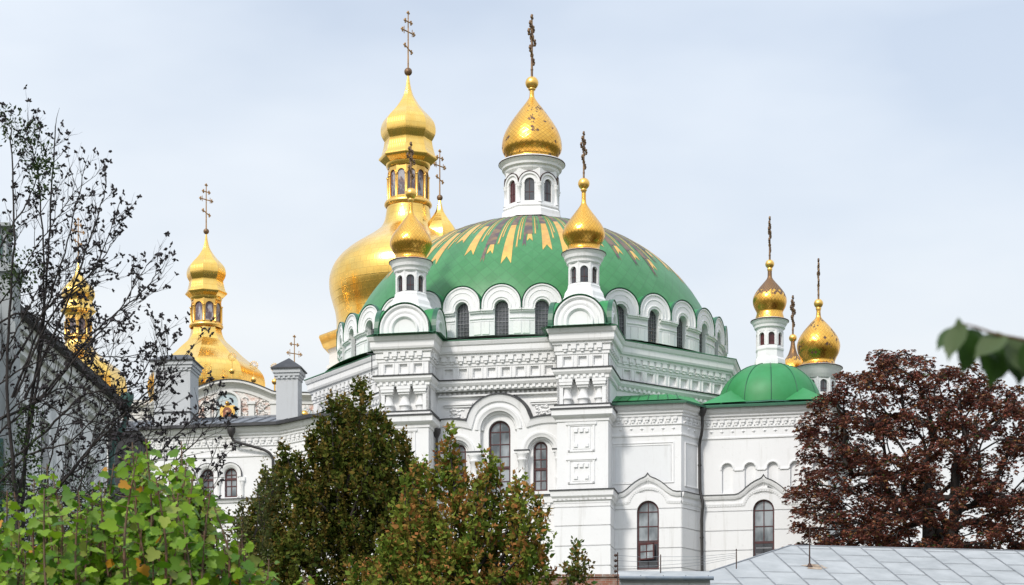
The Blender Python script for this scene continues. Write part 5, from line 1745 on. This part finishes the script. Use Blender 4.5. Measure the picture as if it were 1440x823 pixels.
# ---- upright shoots: the hornbeam-like trees in the middle
def shoot_tree(x, y, zg, spires, leaf, dens, cols, name, label, cat, seed, trunk_r=0.13, up=0.9):
    r = random.Random(seed)
    root = thing(name, label, cat, (x, y, zg))
    wood = MB(); lv = Leaves()
    top = max(s_[2] for s_ in spires)
    wood.tube([(x, y, zg - 0.3), (x + 0.05, y, zg + (top - zg) * 0.35), (x - 0.03, y, zg + (top - zg) * 0.7)], [trunk_r, trunk_r * 0.7, trunk_r * 0.3], 8)
    for sx, sy, ztop, rad, zbot in spires:
        # a spire is a bundle of rising shoots: paraboloid envelope
        hgt = ztop - zbot
        base = Vector((x + (sx - x) * 0.25, y + (sy - y) * 0.25, zbot - 0.2 * hgt))
        wood.tube([tuple(base), (x + (sx - x) * 0.8, y + (sy - y) * 0.8, zbot + hgt * 0.3), (sx, sy, zbot + hgt * 0.7), (sx + r.uniform(-.05, .05), sy, ztop - 0.05)], [trunk_r * 0.3, trunk_r * 0.16, 0.012, 0.004], 5)
        ns = int(dens * (rad + 0.03) * (hgt + 0.1) * 14)
        for k in range(ns):
            h = (k + r.random()) / ns
            zz = zbot + hgt * h
            env = rad * (1 - h) ** 0.62 * (0.85 + 0.3 * math.sin(7 * h + sx * 9))
            t = r.uniform(0, 2 * PI); q = env * math.sqrt(r.uniform(0.05, 1.0))
            p = Vector((sx + q * math.cos(t), sy + q * math.sin(t), zz))
            out = Vector((math.cos(t), math.sin(t), 0))
            ln = r.uniform(0.26, 0.5) * (1.15 - 0.4 * h)
            if h > 0.93: p = Vector((sx, sy, ztop - ln * r.uniform(0.9, 1.1))); out = out * 0.1
            d = (Vector((0, 0, up)) + out * r.uniform(0.05, 0.6) + rv(r) * 0.2).normalized()
            m = int(ln * 50) + r.randint(-2, 3)
            tw = r.random()
            c0 = lerpc(cols[0], cols[1], tw)
            tipc = cols[2] if r.random() < 0.5 else cols[1]
            q2 = p + d * ln
            if r.random() < 0.3: wood.tube([tuple(p - d * 0.08), tuple(q2)], [0.005, 0.002], 3, cap=False)
            for j in range(m):
                u = (j + r.random()) / m
                fat = 0.085 * (1.0 - 0.7 * u)
                side = rv(r)
                pp = p + d * (ln * u) + side * fat * r.random()
                ld = (d * 0.5 + side * 0.8 + Vector((0, 0, -0.15))).normalized()
                c = lerpc(c0, tipc, min(1, max(0, u * 0.75 + r.uniform(-0.35, 0.25))))
                if r.random() < 0.10: c = lerpc(c, cols[2], 0.7)
                f = r.uniform(0.75, 1.2)
                sz = leaf * r.uniform(0.6, 1.1) * (1.08 - 0.5 * u)
                lv.add(pp, ld, rv(r) * 0.7 + side, sz, sz * 0.68, tuple(x_ * f for x_ in c))
    wood.build('trunk', [M['bark']], root)
    lv.build('crown', LEAF4, LEAF4F, M['leafthick'], root)
    return root, len(lv.p)

def spires_px(lst, Y, dy=0.55, seed=1):
    r = random.Random(seed)
    out = []
    for u, v, ru, vb in lst:
        yy = Y + r.uniform(-dy, dy)
        out.append((xat(u, yy), yy, zat(v, yy), ru / (FY / yy), zat(vb, yy)))
    return out
Yo = 50.0
sp1 = spires_px([(507, 538, 26, 660), (486, 557, 22, 680), (467, 563, 22, 690), (452, 588, 26, 720), (440, 610, 26, 740), (527, 575, 26, 700), (545, 592, 26, 720), (560, 607, 26, 740), (573, 628, 24, 760),
                 (584, 655, 24, 790), (497, 580, 50, 760), (530, 610, 46, 800), (470, 610, 48, 780), (500, 640, 80, 860), (420, 640, 30, 780), (405, 625, 16, 700), (392, 655, 26, 800), (372, 668, 22, 780), (384, 700, 34, 860),
                 (360, 705, 26, 830), (345, 730, 22, 860), (430, 680, 60, 880), (560, 680, 46, 880), (470, 730, 100, 900), (400, 750, 60, 900), (560, 760, 60, 900), (352, 775, 30, 900), (590, 700, 18, 860)], Yo, 0.8, 3)
oak, n1_ = shoot_tree(xat(480, Yo), Yo, terrain_z(0, Yo), sp1, 0.135, 5.0, ((0.030, 0.062, 0.010), (0.105, 0.125, 0.018), (0.19, 0.11, 0.026)),
           'upright_tree', 'tall dense dark green tree with bronze shoot tips in front of the left corner pillar', 'tree', 7)
Yh = 43.0
sp2 = spires_px([(633, 603, 12, 700), (641, 640, 14, 740), (628, 640, 10, 720), (597, 652, 14, 760), (612, 660, 24, 800), (580, 650, 10, 740), (570, 668, 18, 800), (655, 672, 20, 800), (690, 643, 14, 740), (684, 655, 16, 760), (698, 665, 14, 760),
                 (672, 665, 14, 780), (729, 668, 12, 780), (735, 690, 16, 800), (720, 700, 18, 830), (755, 700, 11, 800), (745, 712, 14, 820), (764, 725, 8, 820), (640, 700, 44, 880), (680, 720, 50, 890), (610, 720, 46, 880), (585, 730, 40, 880),
                 (560, 735, 26, 880), (545, 760, 30, 890), (700, 750, 60, 900), (735, 760, 24, 900), (640, 770, 90, 920), (530, 790, 26, 900), (760, 775, 12, 870), (600, 790, 70, 910), (500, 800, 26, 900), (772, 805, 8, 880)], Yh, 0.6, 5)
hb, n2_ = shoot_tree(xat(650, Yh), Yh, terrain_z(0, Yh), sp2, 0.145, 4.2, ((0.066, 0.140, 0.018), (0.19, 0.23, 0.034), (0.42, 0.15, 0.055)),
           'young_tree', 'bushy young tree turning from green to rusty brown in front of the arched windows', 'tree', 9)
sp3 = spires_px([(813, 768, 4, 830), (806, 784, 4, 840), (822, 780, 3.5, 840), (798, 800, 4, 850)], 41.0, 0.1, 2)
shoot_tree(xat(811, 41), 41.0, terrain_z(0, 41), sp3, 0.13, 7, ((0.05, 0.11, 0.018), (0.11, 0.14, 0.03), (0.22, 0.11, 0.03)),
           'sapling', 'thin leafy sapling poking up alone before the brick wall', 'sapling', 12, 0.03)
# pale loose twigs left of the dark tree
sp4 = spires_px([(375, 655, 6, 740), (383, 668, 8, 740), (365, 680, 8, 760), (340, 705, 10, 800), (330, 722, 12, 810), (372, 700, 14, 820), (350, 740, 20, 850)], 47.0, 0.3, 2)
shoot_tree(xat(350, 47), 47.0, terrain_z(0, 47), sp4, 0.10, 5, ((0.055, 0.09, 0.025), (0.10, 0.11, 0.035), (0.14, 0.10, 0.03)),
           'slender_shrub', 'slender grey green shrub with sparse fine leaves at the left edge of the dark tree', 'shrub', 15, 0.04)

# ---- green lobed-leaf shrub close to the camera
def near_shrub(tips, Y0, seed, name, label):
    r = random.Random(seed)
    root = thing(name, label, 'shrub', (xat(150, Y0), Y0, terrain_z(0, Y0)))
    st = MB(); lv = Leaves()
    for u, v, dY, hl, wd in tips:
        Yy = Y0 + dY
        tip = Vector((xat(u, Yy), Yy, zat(v, Yy)))
        ln = hl
        bot = tip - Vector((r.uniform(-0.12, 0.12), r.uniform(-0.05, 0.1), ln))
        mid = (tip + bot) / 2 + Vector((r.uniform(-.05, .05), 0, 0))
        path = spline([tuple(bot), tuple(mid), tuple(tip)], 8)
        st.tube(path, [0.010 - 0.007 * i / len(path) for i in range(len(path))], 5, cap=False)
        cnt = int(ln * wd * 1.35)
        ang = r.uniform(0, 6.28)
        for j in range(cnt):
            f = (j + r.random() * 0.6) / cnt
            k = min(len(path) - 1, int(f * (len(path) - 1)))
            p = Vector(path[k])
            ang += 2.4 + r.uniform(-0.5, 0.5)
            out = Vector((math.cos(ang), math.sin(ang), 0))
            pl = r.uniform(0.025, 0.085) * (1.15 - 0.6 * f)
            pd_ = (out + Vector((0, 0, r.uniform(0.1, 0.7)))).normalized()
            q = p + pd_ * pl
            st.tube([tuple(p), tuple(q)], [0.0028, 0.002], 3, cap=False)
            sz = (0.034 + 0.066 * r.random()) * (1.12 - 0.45 * f ** 3)
            if f > 0.93: sz *= 0.6
            ld = (out * 0.8 + Vector((0, 0, r.uniform(-0.9, 0.35))) + rv(r) * 0.25).normalized()
            nn = Vector((0, 0, 1)) * 0.6 + Vector((0, -1.3, 0)) * r.random() + rv(r) * 0.7
            t = r.random()
            c = lerpc((0.055, 0.150, 0.007), (0.25, 0.40, 0.020), t ** 1.2)
            if r.random() < 0.10: c = lerpc(c, (0.30, 0.30, 0.07), 0.6)
            if r.random() < 0.012: c = (0.50, 0.24, 0.02)
            lv.add(q, ld, nn, sz, sz * 0.92, c)
    st.build('stem', [M['stem']], root)
    o = lv.build('foliage', LOBE, LOBEF, M['leaf'], root)
    return o
def contour(u):
    pts = [(-20, 700), (0, 690), (20, 690), (45, 672), (70, 652), (90, 676), (105, 690), (120, 692), (140, 670), (160, 650), (178, 628), (186, 622), (200, 618), (212, 650), (225, 662), (238, 650), (254, 624), (268, 640), (275, 668), (290, 668), (305, 690), (300, 716), (285, 726), (278, 750), (270, 768), (262, 800), (280, 812), (300, 778), (318, 752), (342, 748), (346, 790), (352, 812), (372, 788), (384, 800), (392, 830)]
    for (a, b), (c, d) in zip(pts[:-1], pts[1:]):
        if u <= c: return b + (d - b) * (u - a) / (c - a)
    return 830
tips = []
rr_ = random.Random(77)
for u, v in ((66, 652), (74, 668), (186, 622), (197, 634), (205, 617), (176, 640), (255, 621), (248, 640), (262, 650), (285, 672), (296, 690), (300, 705), (272, 668), (240, 655), (225, 668), (160, 652), (48, 674), (20, 692), (140, 676), (320, 752), (340, 746), (331, 770), (378, 786), (312, 775), (10, 690), (110, 690), (130, 690), (345, 775)):
    tips.append((u, v, rr_.uniform(-0.5, 0.5), 0.9, 36))
for k in range(125):
    u = rr_.uniform(-30, 300)
    v = contour(u) + 14 + rr_.random() ** 1.3 * 150
    tips.append((u, v, rr_.uniform(-0.9, 1.2), 0.8, 34))
for k in range(12):
    u = rr_.uniform(300, 350); tips.append((u, contour(u) + 8 + rr_.random() * 40, rr_.uniform(-0.5, 0.5), 0.5, 34))
for k in range(3):
    tips.append((rr_.uniform(368, 388), rr_.uniform(795, 815), rr_.uniform(-0.5, 0.5), 0.4, 34))
for k in range(5):
    tips.append((rr_.uniform(425, 440), rr_.uniform(806, 822), rr_.uniform(-0.2, 0.2), 0.4, 30))
near_shrub(tips, 13.5, 4, 'leafy_shrub', 'bright green shrub with lobed leaves filling the bottom left corner')

# ---- copper horse chestnut
def chestnut():
    Y = 112.0
    r = random.Random(31)
    ppm = FY / Y
    cx = xat(1300, Y)
    root = thing('chestnut_tree', 'broad rounded tree with drooping red brown leaves above the grey metal roof', 'tree', (cx, Y, 11.8))
    wood = MB(); lv = Leaves()
    trunk_top = Vector((cx + 0.2, Y, zat(700, Y)))
    wood.tube([(cx + 0.3, Y, 11.0), (cx + 0.2, Y, 14.0), tuple(trunk_top)], [0.42, 0.36, 0.28], 10)
    wood.tube([(cx + 1.3, Y + 0.6, 11.0), (cx + 1.35, Y + 0.5, 15.5), (cx + 1.5, Y + 0.3, zat(650, Y))], [0.33, 0.28, 0.2], 10)
    # outline in photograph pixels: top height for a given u
    prof = [(1112, 690), (1128, 580), (1150, 545), (1165, 548), (1180, 525), (1200, 512), (1222, 502), (1238, 488), (1260, 482), (1290, 484), (1312, 497), (1330, 497), (1350, 492), (1375, 497), (1400, 512), (1425, 535), (1445, 548), (1480, 590), (1510, 640)]
    def topv(u):
        for (a, b), (c, d) in zip(prof[:-1], prof[1:]):
            if a <= u <= c: return b + (d - b) * (u - a) / (c - a)
        return 760
    # limbs, then leaf sprays ("clouds") on their ends
    ends = []
    tries = 0
    while len(ends) < 560 and tries < 16000:
        tries += 1
        u = r.uniform(1114, 1505); v = r.uniform(482, 800)
        if v < topv(u) + 7 + 9 * math.sin(u * 0.11) * math.sin(u * 0.043): continue
        if any((u - hu) ** 2 + (v - hv) ** 2 < hr_ * hr_ for hu, hv, hr_ in ((1386, 622, 15), (1424, 596, 14), (1340, 715, 15), (1302, 604, 11), (1398, 556, 10), (1290, 742, 12), (1360, 742, 12), (1260, 560, 10), (1215, 610, 9), (1432, 660, 16))): continue
        if u < 1150 and v > 778: continue
        w_ = 0.5 - abs(u - 1312) / 420.0
        dz_ = (800 - v) / 310
        depth = 4.6 * math.sqrt(max(0.05, 1 - ((u - 1312) / 205) ** 2)) * math.sqrt(max(0.1, 1 - (1 - (v - topv(u)) / 330) ** 4))
        y_ = Y + r.uniform(-1, 1) * depth
        p = Vector((xat(u, y_), y_, zat(v, y_)))
        if any((p - q).length < 0.5 for q in ends): continue
        ends.append(p)
    roots = [(Vector((cx + 0.2, Y, zat(700, Y))), 0), (Vector((cx + 1.5, Y + 0.3, zat(650, Y))), 0), (Vector((cx + 0.25, Y, zat(770, Y))), 0), (Vector((cx + 1.4, Y + 0.4, zat(760, Y))), 0)]
    hub = Vector((cx + 0.8, Y, zat(740, Y)))
    order = sorted(range(len(ends)), key=lambda i: (ends[i] - hub).length)
    nodes = [q for q, _ in roots]; par = [-1] * len(nodes); cnt_ = [1.0] * len(nodes)
    for i in order:
        p = ends[i]; best = None
        for j, q in enumerate(nodes):
            if (q - hub).length > (p - hub).length - 0.15 and j > 3: continue
            dd = (q - p).length + 0.55 * (q - hub).length
            if best is None or dd < best[0]: best = (dd, j)
        nodes.append(p); par.append(best[1]); cnt_.append(1.0)
    for j in range(len(nodes) - 1, 3, -1): cnt_[par[j]] += cnt_[j]
    for j in range(4, len(nodes)):
        a, b_ = nodes[par[j]], nodes[j]
        mid = a.lerp(b_, 0.5) + rv(r) * 0.12 * (b_ - a).length + Vector((0, 0, 0.06 * (b_ - a).length))
        ra = min(0.16, 0.014 * cnt_[j] ** 0.62 + 0.012)
        path = spline([tuple(a), tuple(mid), tuple(b_)], 3)
        wood.tube(path, [ra * (1.15 - 0.3 * i / len(path)) for i in range(len(path))], 5, cap=False)
    for p in ends:
        # a spray: flattish, drooping at its rim, made of palmate leaves
        R0 = r.uniform(0.4, 0.72)
        cnt = int(120 * R0 * R0) + 20
        tone = r.random()
        for k in range(cnt):
            t = r.uniform(0, 2 * PI); q = R0 * math.sqrt(r.random())
            c = p + Vector((math.cos(t) * q, math.sin(t) * q, r.uniform(-0.25, 0.22) - 0.25 * (q / R0) ** 2))
            if r.random() < 0.25: wood.tube([tuple(p), tuple(c)], [0.018, 0.006], 3, cap=False)
            base = lerpc((0.120, 0.045, 0.034), (0.235, 0.090, 0.060), r.random() * 0.6 + tone * 0.4)
            if r.random() < 0.14: base = lerpc(base, (0.27, 0.14, 0.05), 0.7)
            if r.random() < 0.03: base = (0.05, 0.08, 0.02)
            ang = r.uniform(0, 6.28)
            tilt = rv(r) * 0.3
            for j in range(5):
                a = ang + (j - 2) * 0.62
                ld = Vector((math.cos(a), math.sin(a), -0.45 - r.random() * 0.5)) + tilt
                sz = r.uniform(0.13, 0.23) * (1 - 0.12 * abs(j - 2))
                lv.add(c, ld, Vector((0, 0, 1)) + tilt, sz, sz * 0.42, tuple(x_ * r.uniform(0.8, 1.2) for x_ in base))
    wood.build('trunk', [M['bark']], root)
    lv.build('crown', LEAF2, LEAF2F, M['leafthick'], root)
    return len(lv.p)
n3_ = chestnut()

# ---- nearly bare tree on the left with dark seed clusters
def bare():
    Y = 31.0
    r = random.Random(8)
    root = thing('bare_tree', 'nearly leafless tree with black seed pods spreading over the left edge', 'tree', (xat(20, Y), Y, terrain_z(0, Y)))
    wood = MB(); lv = Leaves(); pods = MB()
    def P(u, v, dy=0.0):
        y_ = Y + dy
        return Vector((xat(u, y_), y_, zat(v, y_)))
    npod = [0]
    def pod(c, s=1.0):
        for k in range(r.randint(2, 4)):
            d = rv(r)
            sz = r.uniform(0.025, 0.042) * s
            pods.tube([tuple(c), tuple(c + d * sz * 0.7), tuple(c + d * sz * 1.5)], [0.004, sz * 0.45, 0.003], 4, cap=False)
        npod[0] += 1
    def twig(p, d, ln, rad, depth):
        n_ = 5
        pts = [p]
        cur = Vector(d)
        for k in range(n_):
            cur = (cur + rv(r) * 0.16 + Vector((0, 0, 0.07))).normalized()
            pts.append(pts[-1] + cur * (ln / n_))
        wood.tube([tuple(q) for q in pts], [rad * (1 - 0.75 * k / n_) for k in range(n_ + 1)], 4 if rad < 0.006 else 5, cap=False)
        if depth > 0:
            for k in range(r.randint(5, 7)):
                i = r.randint(1, n_)
                d2 = (cur + rv(r) * 0.75 + Vector((0.12, 0, 0.12))).normalized()
                twig(pts[i], d2, ln * r.uniform(0.38, 0.62), rad * 0.5, depth - 1)
        for k in range(1):
            if r.random() < (0.62 if depth == 0 else 0.4): pod(pts[-1 if k == 0 else r.randint(2, n_)])
        return pts
    limbs = [
        ([(30, 860), (22, 700), (10, 520), (20, 340), (15, 185)], 0.05),
        ([(30, 860), (35, 640), (58, 470), (70, 320), (78, 178)], 0.045),
        ([(22, 720), (50, 560), (62, 420), (55, 260), (40, 190)], 0.032),
        ([(18, 560), (60, 450), (95, 340), (118, 240)], 0.024),
        ([(35, 560), (85, 450), (125, 340), (150, 262)], 0.026),
        ([(20, 560), (75, 440), (130, 380), (162, 305)], 0.022),
        ([(62, 560), (110, 500), (165, 440), (205, 375)], 0.018),
        ([(12, 520), (70, 430), (130, 385), (158, 340)], 0.022),
        ([(0, 590), (60, 555), (130, 470), (190, 420), (222, 385)], 0.028),
        ([(0, 660), (60, 610), (120, 555), (190, 540), (225, 470)], 0.026),
        ([(18, 720), (75, 690), (120, 640), (165, 592), (222, 535), (236, 490)], 0.032),
        ([(60, 720), (150, 600), (205, 565), (235, 535), (255, 505)], 0.018),
        ([(50, 760), (170, 690), (230, 630), (270, 590), (290, 560)], 0.022),
        ([(120, 760), (200, 690), (245, 650), (285, 610), (300, 590)], 0.018),
        ([(200, 830), (250, 760), (280, 690), (300, 640)], 0.016),
        ([(-30, 640), (20, 590), (90, 545), (150, 560), (200, 600)], 0.02),
        ([(-30, 480), (30, 440), (90, 470), (140, 500), (190, 500)], 0.02),
        ([(-30, 420), (10, 330), (40, 280), (62, 215)], 0.02),
        ([(20, 860), (70, 700), (110, 660), (160, 640), (210, 610)], 0.022),
        ([(-20, 700), (40, 640), (100, 620), (150, 570), (180, 540)], 0.02),
        ([(-30, 560), (30, 520), (80, 500), (130, 520), (170, 560)], 0.014),
        ([(-20, 610), (40, 560), (95, 585), (150, 600), (190, 640)], 0.014),
        ([(40, 760), (70, 650), (90, 560), (110, 480), (115, 420)], 0.016),
        ([(-20, 540), (20, 470), (60, 400), (105, 370), (130, 330)], 0.014),
        ([(80, 780), (110, 690), (135, 600), (150, 530), (160, 480)], 0.014),
        ([(150, 800), (180, 700), (200, 650), (215, 590), (222, 560)], 0.012),
        ([(-20, 450), (20, 400), (50, 350), (85, 300), (100, 275)], 0.013),
    ]
    for pts, rad in limbs:
        dy0 = r.uniform(-0.6, 0.6)
        pv = [P(u, v, dy0 * i / len(pts)) for i, (u, v) in enumerate(pts)]
        path = spline([tuple(q) for q in pv], 7)
        n_ = len(path)
        path = [tuple(Vector(q) + rv(r) * 0.012) for q in path]
        wood.tube(path, [rad * 0.62 * (1 - 0.88 * i / n_) + 0.003 for i in range(n_)], 6, cap=False)
        step = 1
        for i in range(4, n_, step):
            f = i / n_
            d = (Vector(path[min(i + 1, n_ - 1)]) - Vector(path[i - 1])).normalized()
            if r.random() < 0.72:
                sd_ = 1 if r.random() < 0.5 else -1
                side = Vector((-d.z, 0, d.x)) * sd_
                d2 = (d * 0.8 + side * 0.6 + Vector((0.05, r.uniform(-0.5, 0.5), 0.15))).normalized()
                twig(Vector(path[i]), d2, r.uniform(0.28, 0.62) * (1.1 - 0.4 * f), 0.007 * (1.1 - 0.5 * f), 1 if r.random() < 0.7 else 0)
        twig(Vector(path[-1]), (Vector(path[-1]) - Vector(path[-3])).normalized(), 0.25, 0.006, 0)
    # clumps of dark green leaves left on it
    for u, v, ru, rvv, cnt in ((48, 205, 28, 34, 210), (30, 185, 26, 20, 90), (58, 255, 20, 28, 140), (60, 235, 24, 16, 120), (28, 375, 36, 26, 240), (20, 400, 26, 20, 140), (18, 160, 18, 12, 40), (8, 180, 14, 28, 50),
                               (45, 600, 26, 34, 200), (28, 650, 34, 40, 260), (10, 330, 14, 22, 60)):
        for k in range(cnt):
            t = r.uniform(0, 6.28); q = math.sqrt(r.random())
            p = P(u + ru * q * math.cos(t), v + rvv * q * math.sin(t), r.uniform(-0.3, 0.3))
            sz = r.uniform(0.04, 0.075)
            lv.add(p, rv(r) + Vector((0, 0, -0.3)), rv(r), sz, sz * 0.5, lerpc((0.022, 0.040, 0.015), (0.055, 0.085, 0.028), r.random()))
    o = wood.build('trunk', [M['bark2']], root)
    lv.build('foliage', LEAF4, LEAF4F, M['leafthick'], root)
    p_ = pods.build('seed_pods', [M['pod']], root)
    return npod[0]
n4_ = bare()

# ---- dark evergreen bush low on the left
def evergreen():
    Y = 36.0
    r = random.Random(14)
    root = thing('evergreen_bush', 'dark spreading evergreen bush below the bare branches at the far left', 'bush', (xat(20, Y), Y, terrain_z(0, Y)))
    lv = Leaves(); wood = MB()
    for k in range(170):
        u = r.uniform(-30, 175); v = r.uniform(655, 800) + max(0, u - 60) * 0.12
        if v < 668 + 12 * math.sin(u * 0.09) + abs(u - 40) * 0.12: continue
        y_ = Y + r.uniform(-0.8, 0.8)
        p = Vector((xat(u, y_), y_, zat(v, y_)))
        d = Vector((r.uniform(-1, 1), r.uniform(-0.6, 0.3), r.uniform(-0.1, 0.5))).normalized()
        ln = r.uniform(0.3, 0.6)
        wood.tube([tuple(p - d * 0.2), tuple(p + d * ln)], [0.012, 0.004], 4, cap=False)
        tone = r.random()
        for j in range(75):
            f = r.random()
            q = p + d * ln * f + rv(r) * 0.07
            sz = r.uniform(0.035, 0.06)
            lv.add(q, d * 0.5 + rv(r), rv(r) + Vector((0, 0, .6)), sz, sz * 0.38, lerpc((0.016, 0.034, 0.014), (0.045, 0.075, 0.03), r.random() * 0.6 + tone * 0.3))
    wood.build('branches', [M['bark']], root)
    lv.build('foliage', LEAF2, LEAF2F, M['leafthick'], root)
evergreen()

# ---- out of focus leafy branch hanging in at the top right, close to the lens
def near_branch():
    Y = 2.3
    r = random.Random(3)
    P = lambda u, v, dy=0.0: Vector((xat(u, Y + dy), Y + dy, zat(v, Y + dy)))
    root = thing('leafy_branch', 'blurred dark green leaves of a branch entering from the right edge', 'branch', tuple(P(1460, 480)))
    st = MB(); lv = Leaves()
    st.tube([tuple(P(*q)) for q in ((1620, 560, 0.06), (1500, 492, 0.02), (1440, 478), (1400, 470), (1372, 460), (1352, 455))], [0.0035, 0.0025, 0.0018, 0.0014, 0.0011, 0.0007], 6)
    def leafq(u, v, du, dv, ln, nrm, c, dy=0.0):
        d = Vector((du, 0.15 * r.uniform(-1, 1), -dv))
        s_ = ln / (FY / Y)
        lv.add(P(u, v, dy), d, Vector(nrm), s_, s_ * 0.80, c)
    g1, g2, g3 = (0.030, 0.075, 0.010), (0.085, 0.125, 0.045), (0.016, 0.042, 0.006)
    leafq(1352, 455, -0.35, 0.9, 50, (-0.5, -0.6, 0.5), g2)
    leafq(1349, 462, -0.1, -1.0, 14, (-0.6, -1, 0.2), g2)
    leafq(1385, 470, 0.45, 0.9, 40, (0.3, -1, 0.5), g1, 0.02)
    leafq(1340, 462, -0.6, 0.8, 34, (-0.6, -0.7, 0.4), g1, 0.03)
    leafq(1366, 466, -0.2, 1.0, 54, (0.5, -0.9, 0.1), g1, 0.02)
    leafq(1370, 462, -0.1, 0.8, 44, (0.1, -1, 0.1), g3, 0.04)
    leafq(1412, 470, -0.75, 0.6, 50, (0, -0.7, 0.8), g2)
    leafq(1410, 476, -0.25, 1.0, 62, (0.2, -1, 0.1), g1, 0.03)
    leafq(1420, 474, 0.3, 0.8, 52, (0.4, -1, 0.2), g2, 0.01)
    leafq(1438, 478, -0.1, 1.0, 58, (-0.2, -1, 0.1), g3, 0.03)
    leafq(1448, 480, 0.2, 0.9, 52, (-0.3, -1, 0.4), g1)
    leafq(1395, 474, -0.3, 1.0, 46, (0.6, -1, 0.2), g3, 0.05)
    leafq(1470, 485, 0.1, 1.0, 60, (0.1, -1, 0.2), g1)
    OV = [(0, 0, 0)] + [(0.5 - 0.5 * math.cos(PI * k / 8), (0.5 if k < 5 else 0.44) * math.sin(PI * k / 8) ** (0.8 if k < 5 else 1.15), 0.04 * math.sin(PI * k / 8)) for k in range(1, 8)] + [(1.16, 0, -0.06)] + \
         [(0.5 - 0.5 * math.cos(PI * k / 8), -(0.5 if k < 5 else 0.44) * math.sin(PI * k / 8) ** (0.8 if k < 5 else 1.15), 0.04 * math.sin(PI * k / 8)) for k in range(7, 0, -1)] + [(0.5, 0, -0.05)]
    OF = [(16, i, i + 1) for i in range(15)] + [(16, 15, 0)]
    st.build('twig', [M['stem']], root)
    lv.build('foliage', OV, OF, M['leaf'], root)
near_branch()
print('LEAVES', n1_, n2_, n3_, n4_)
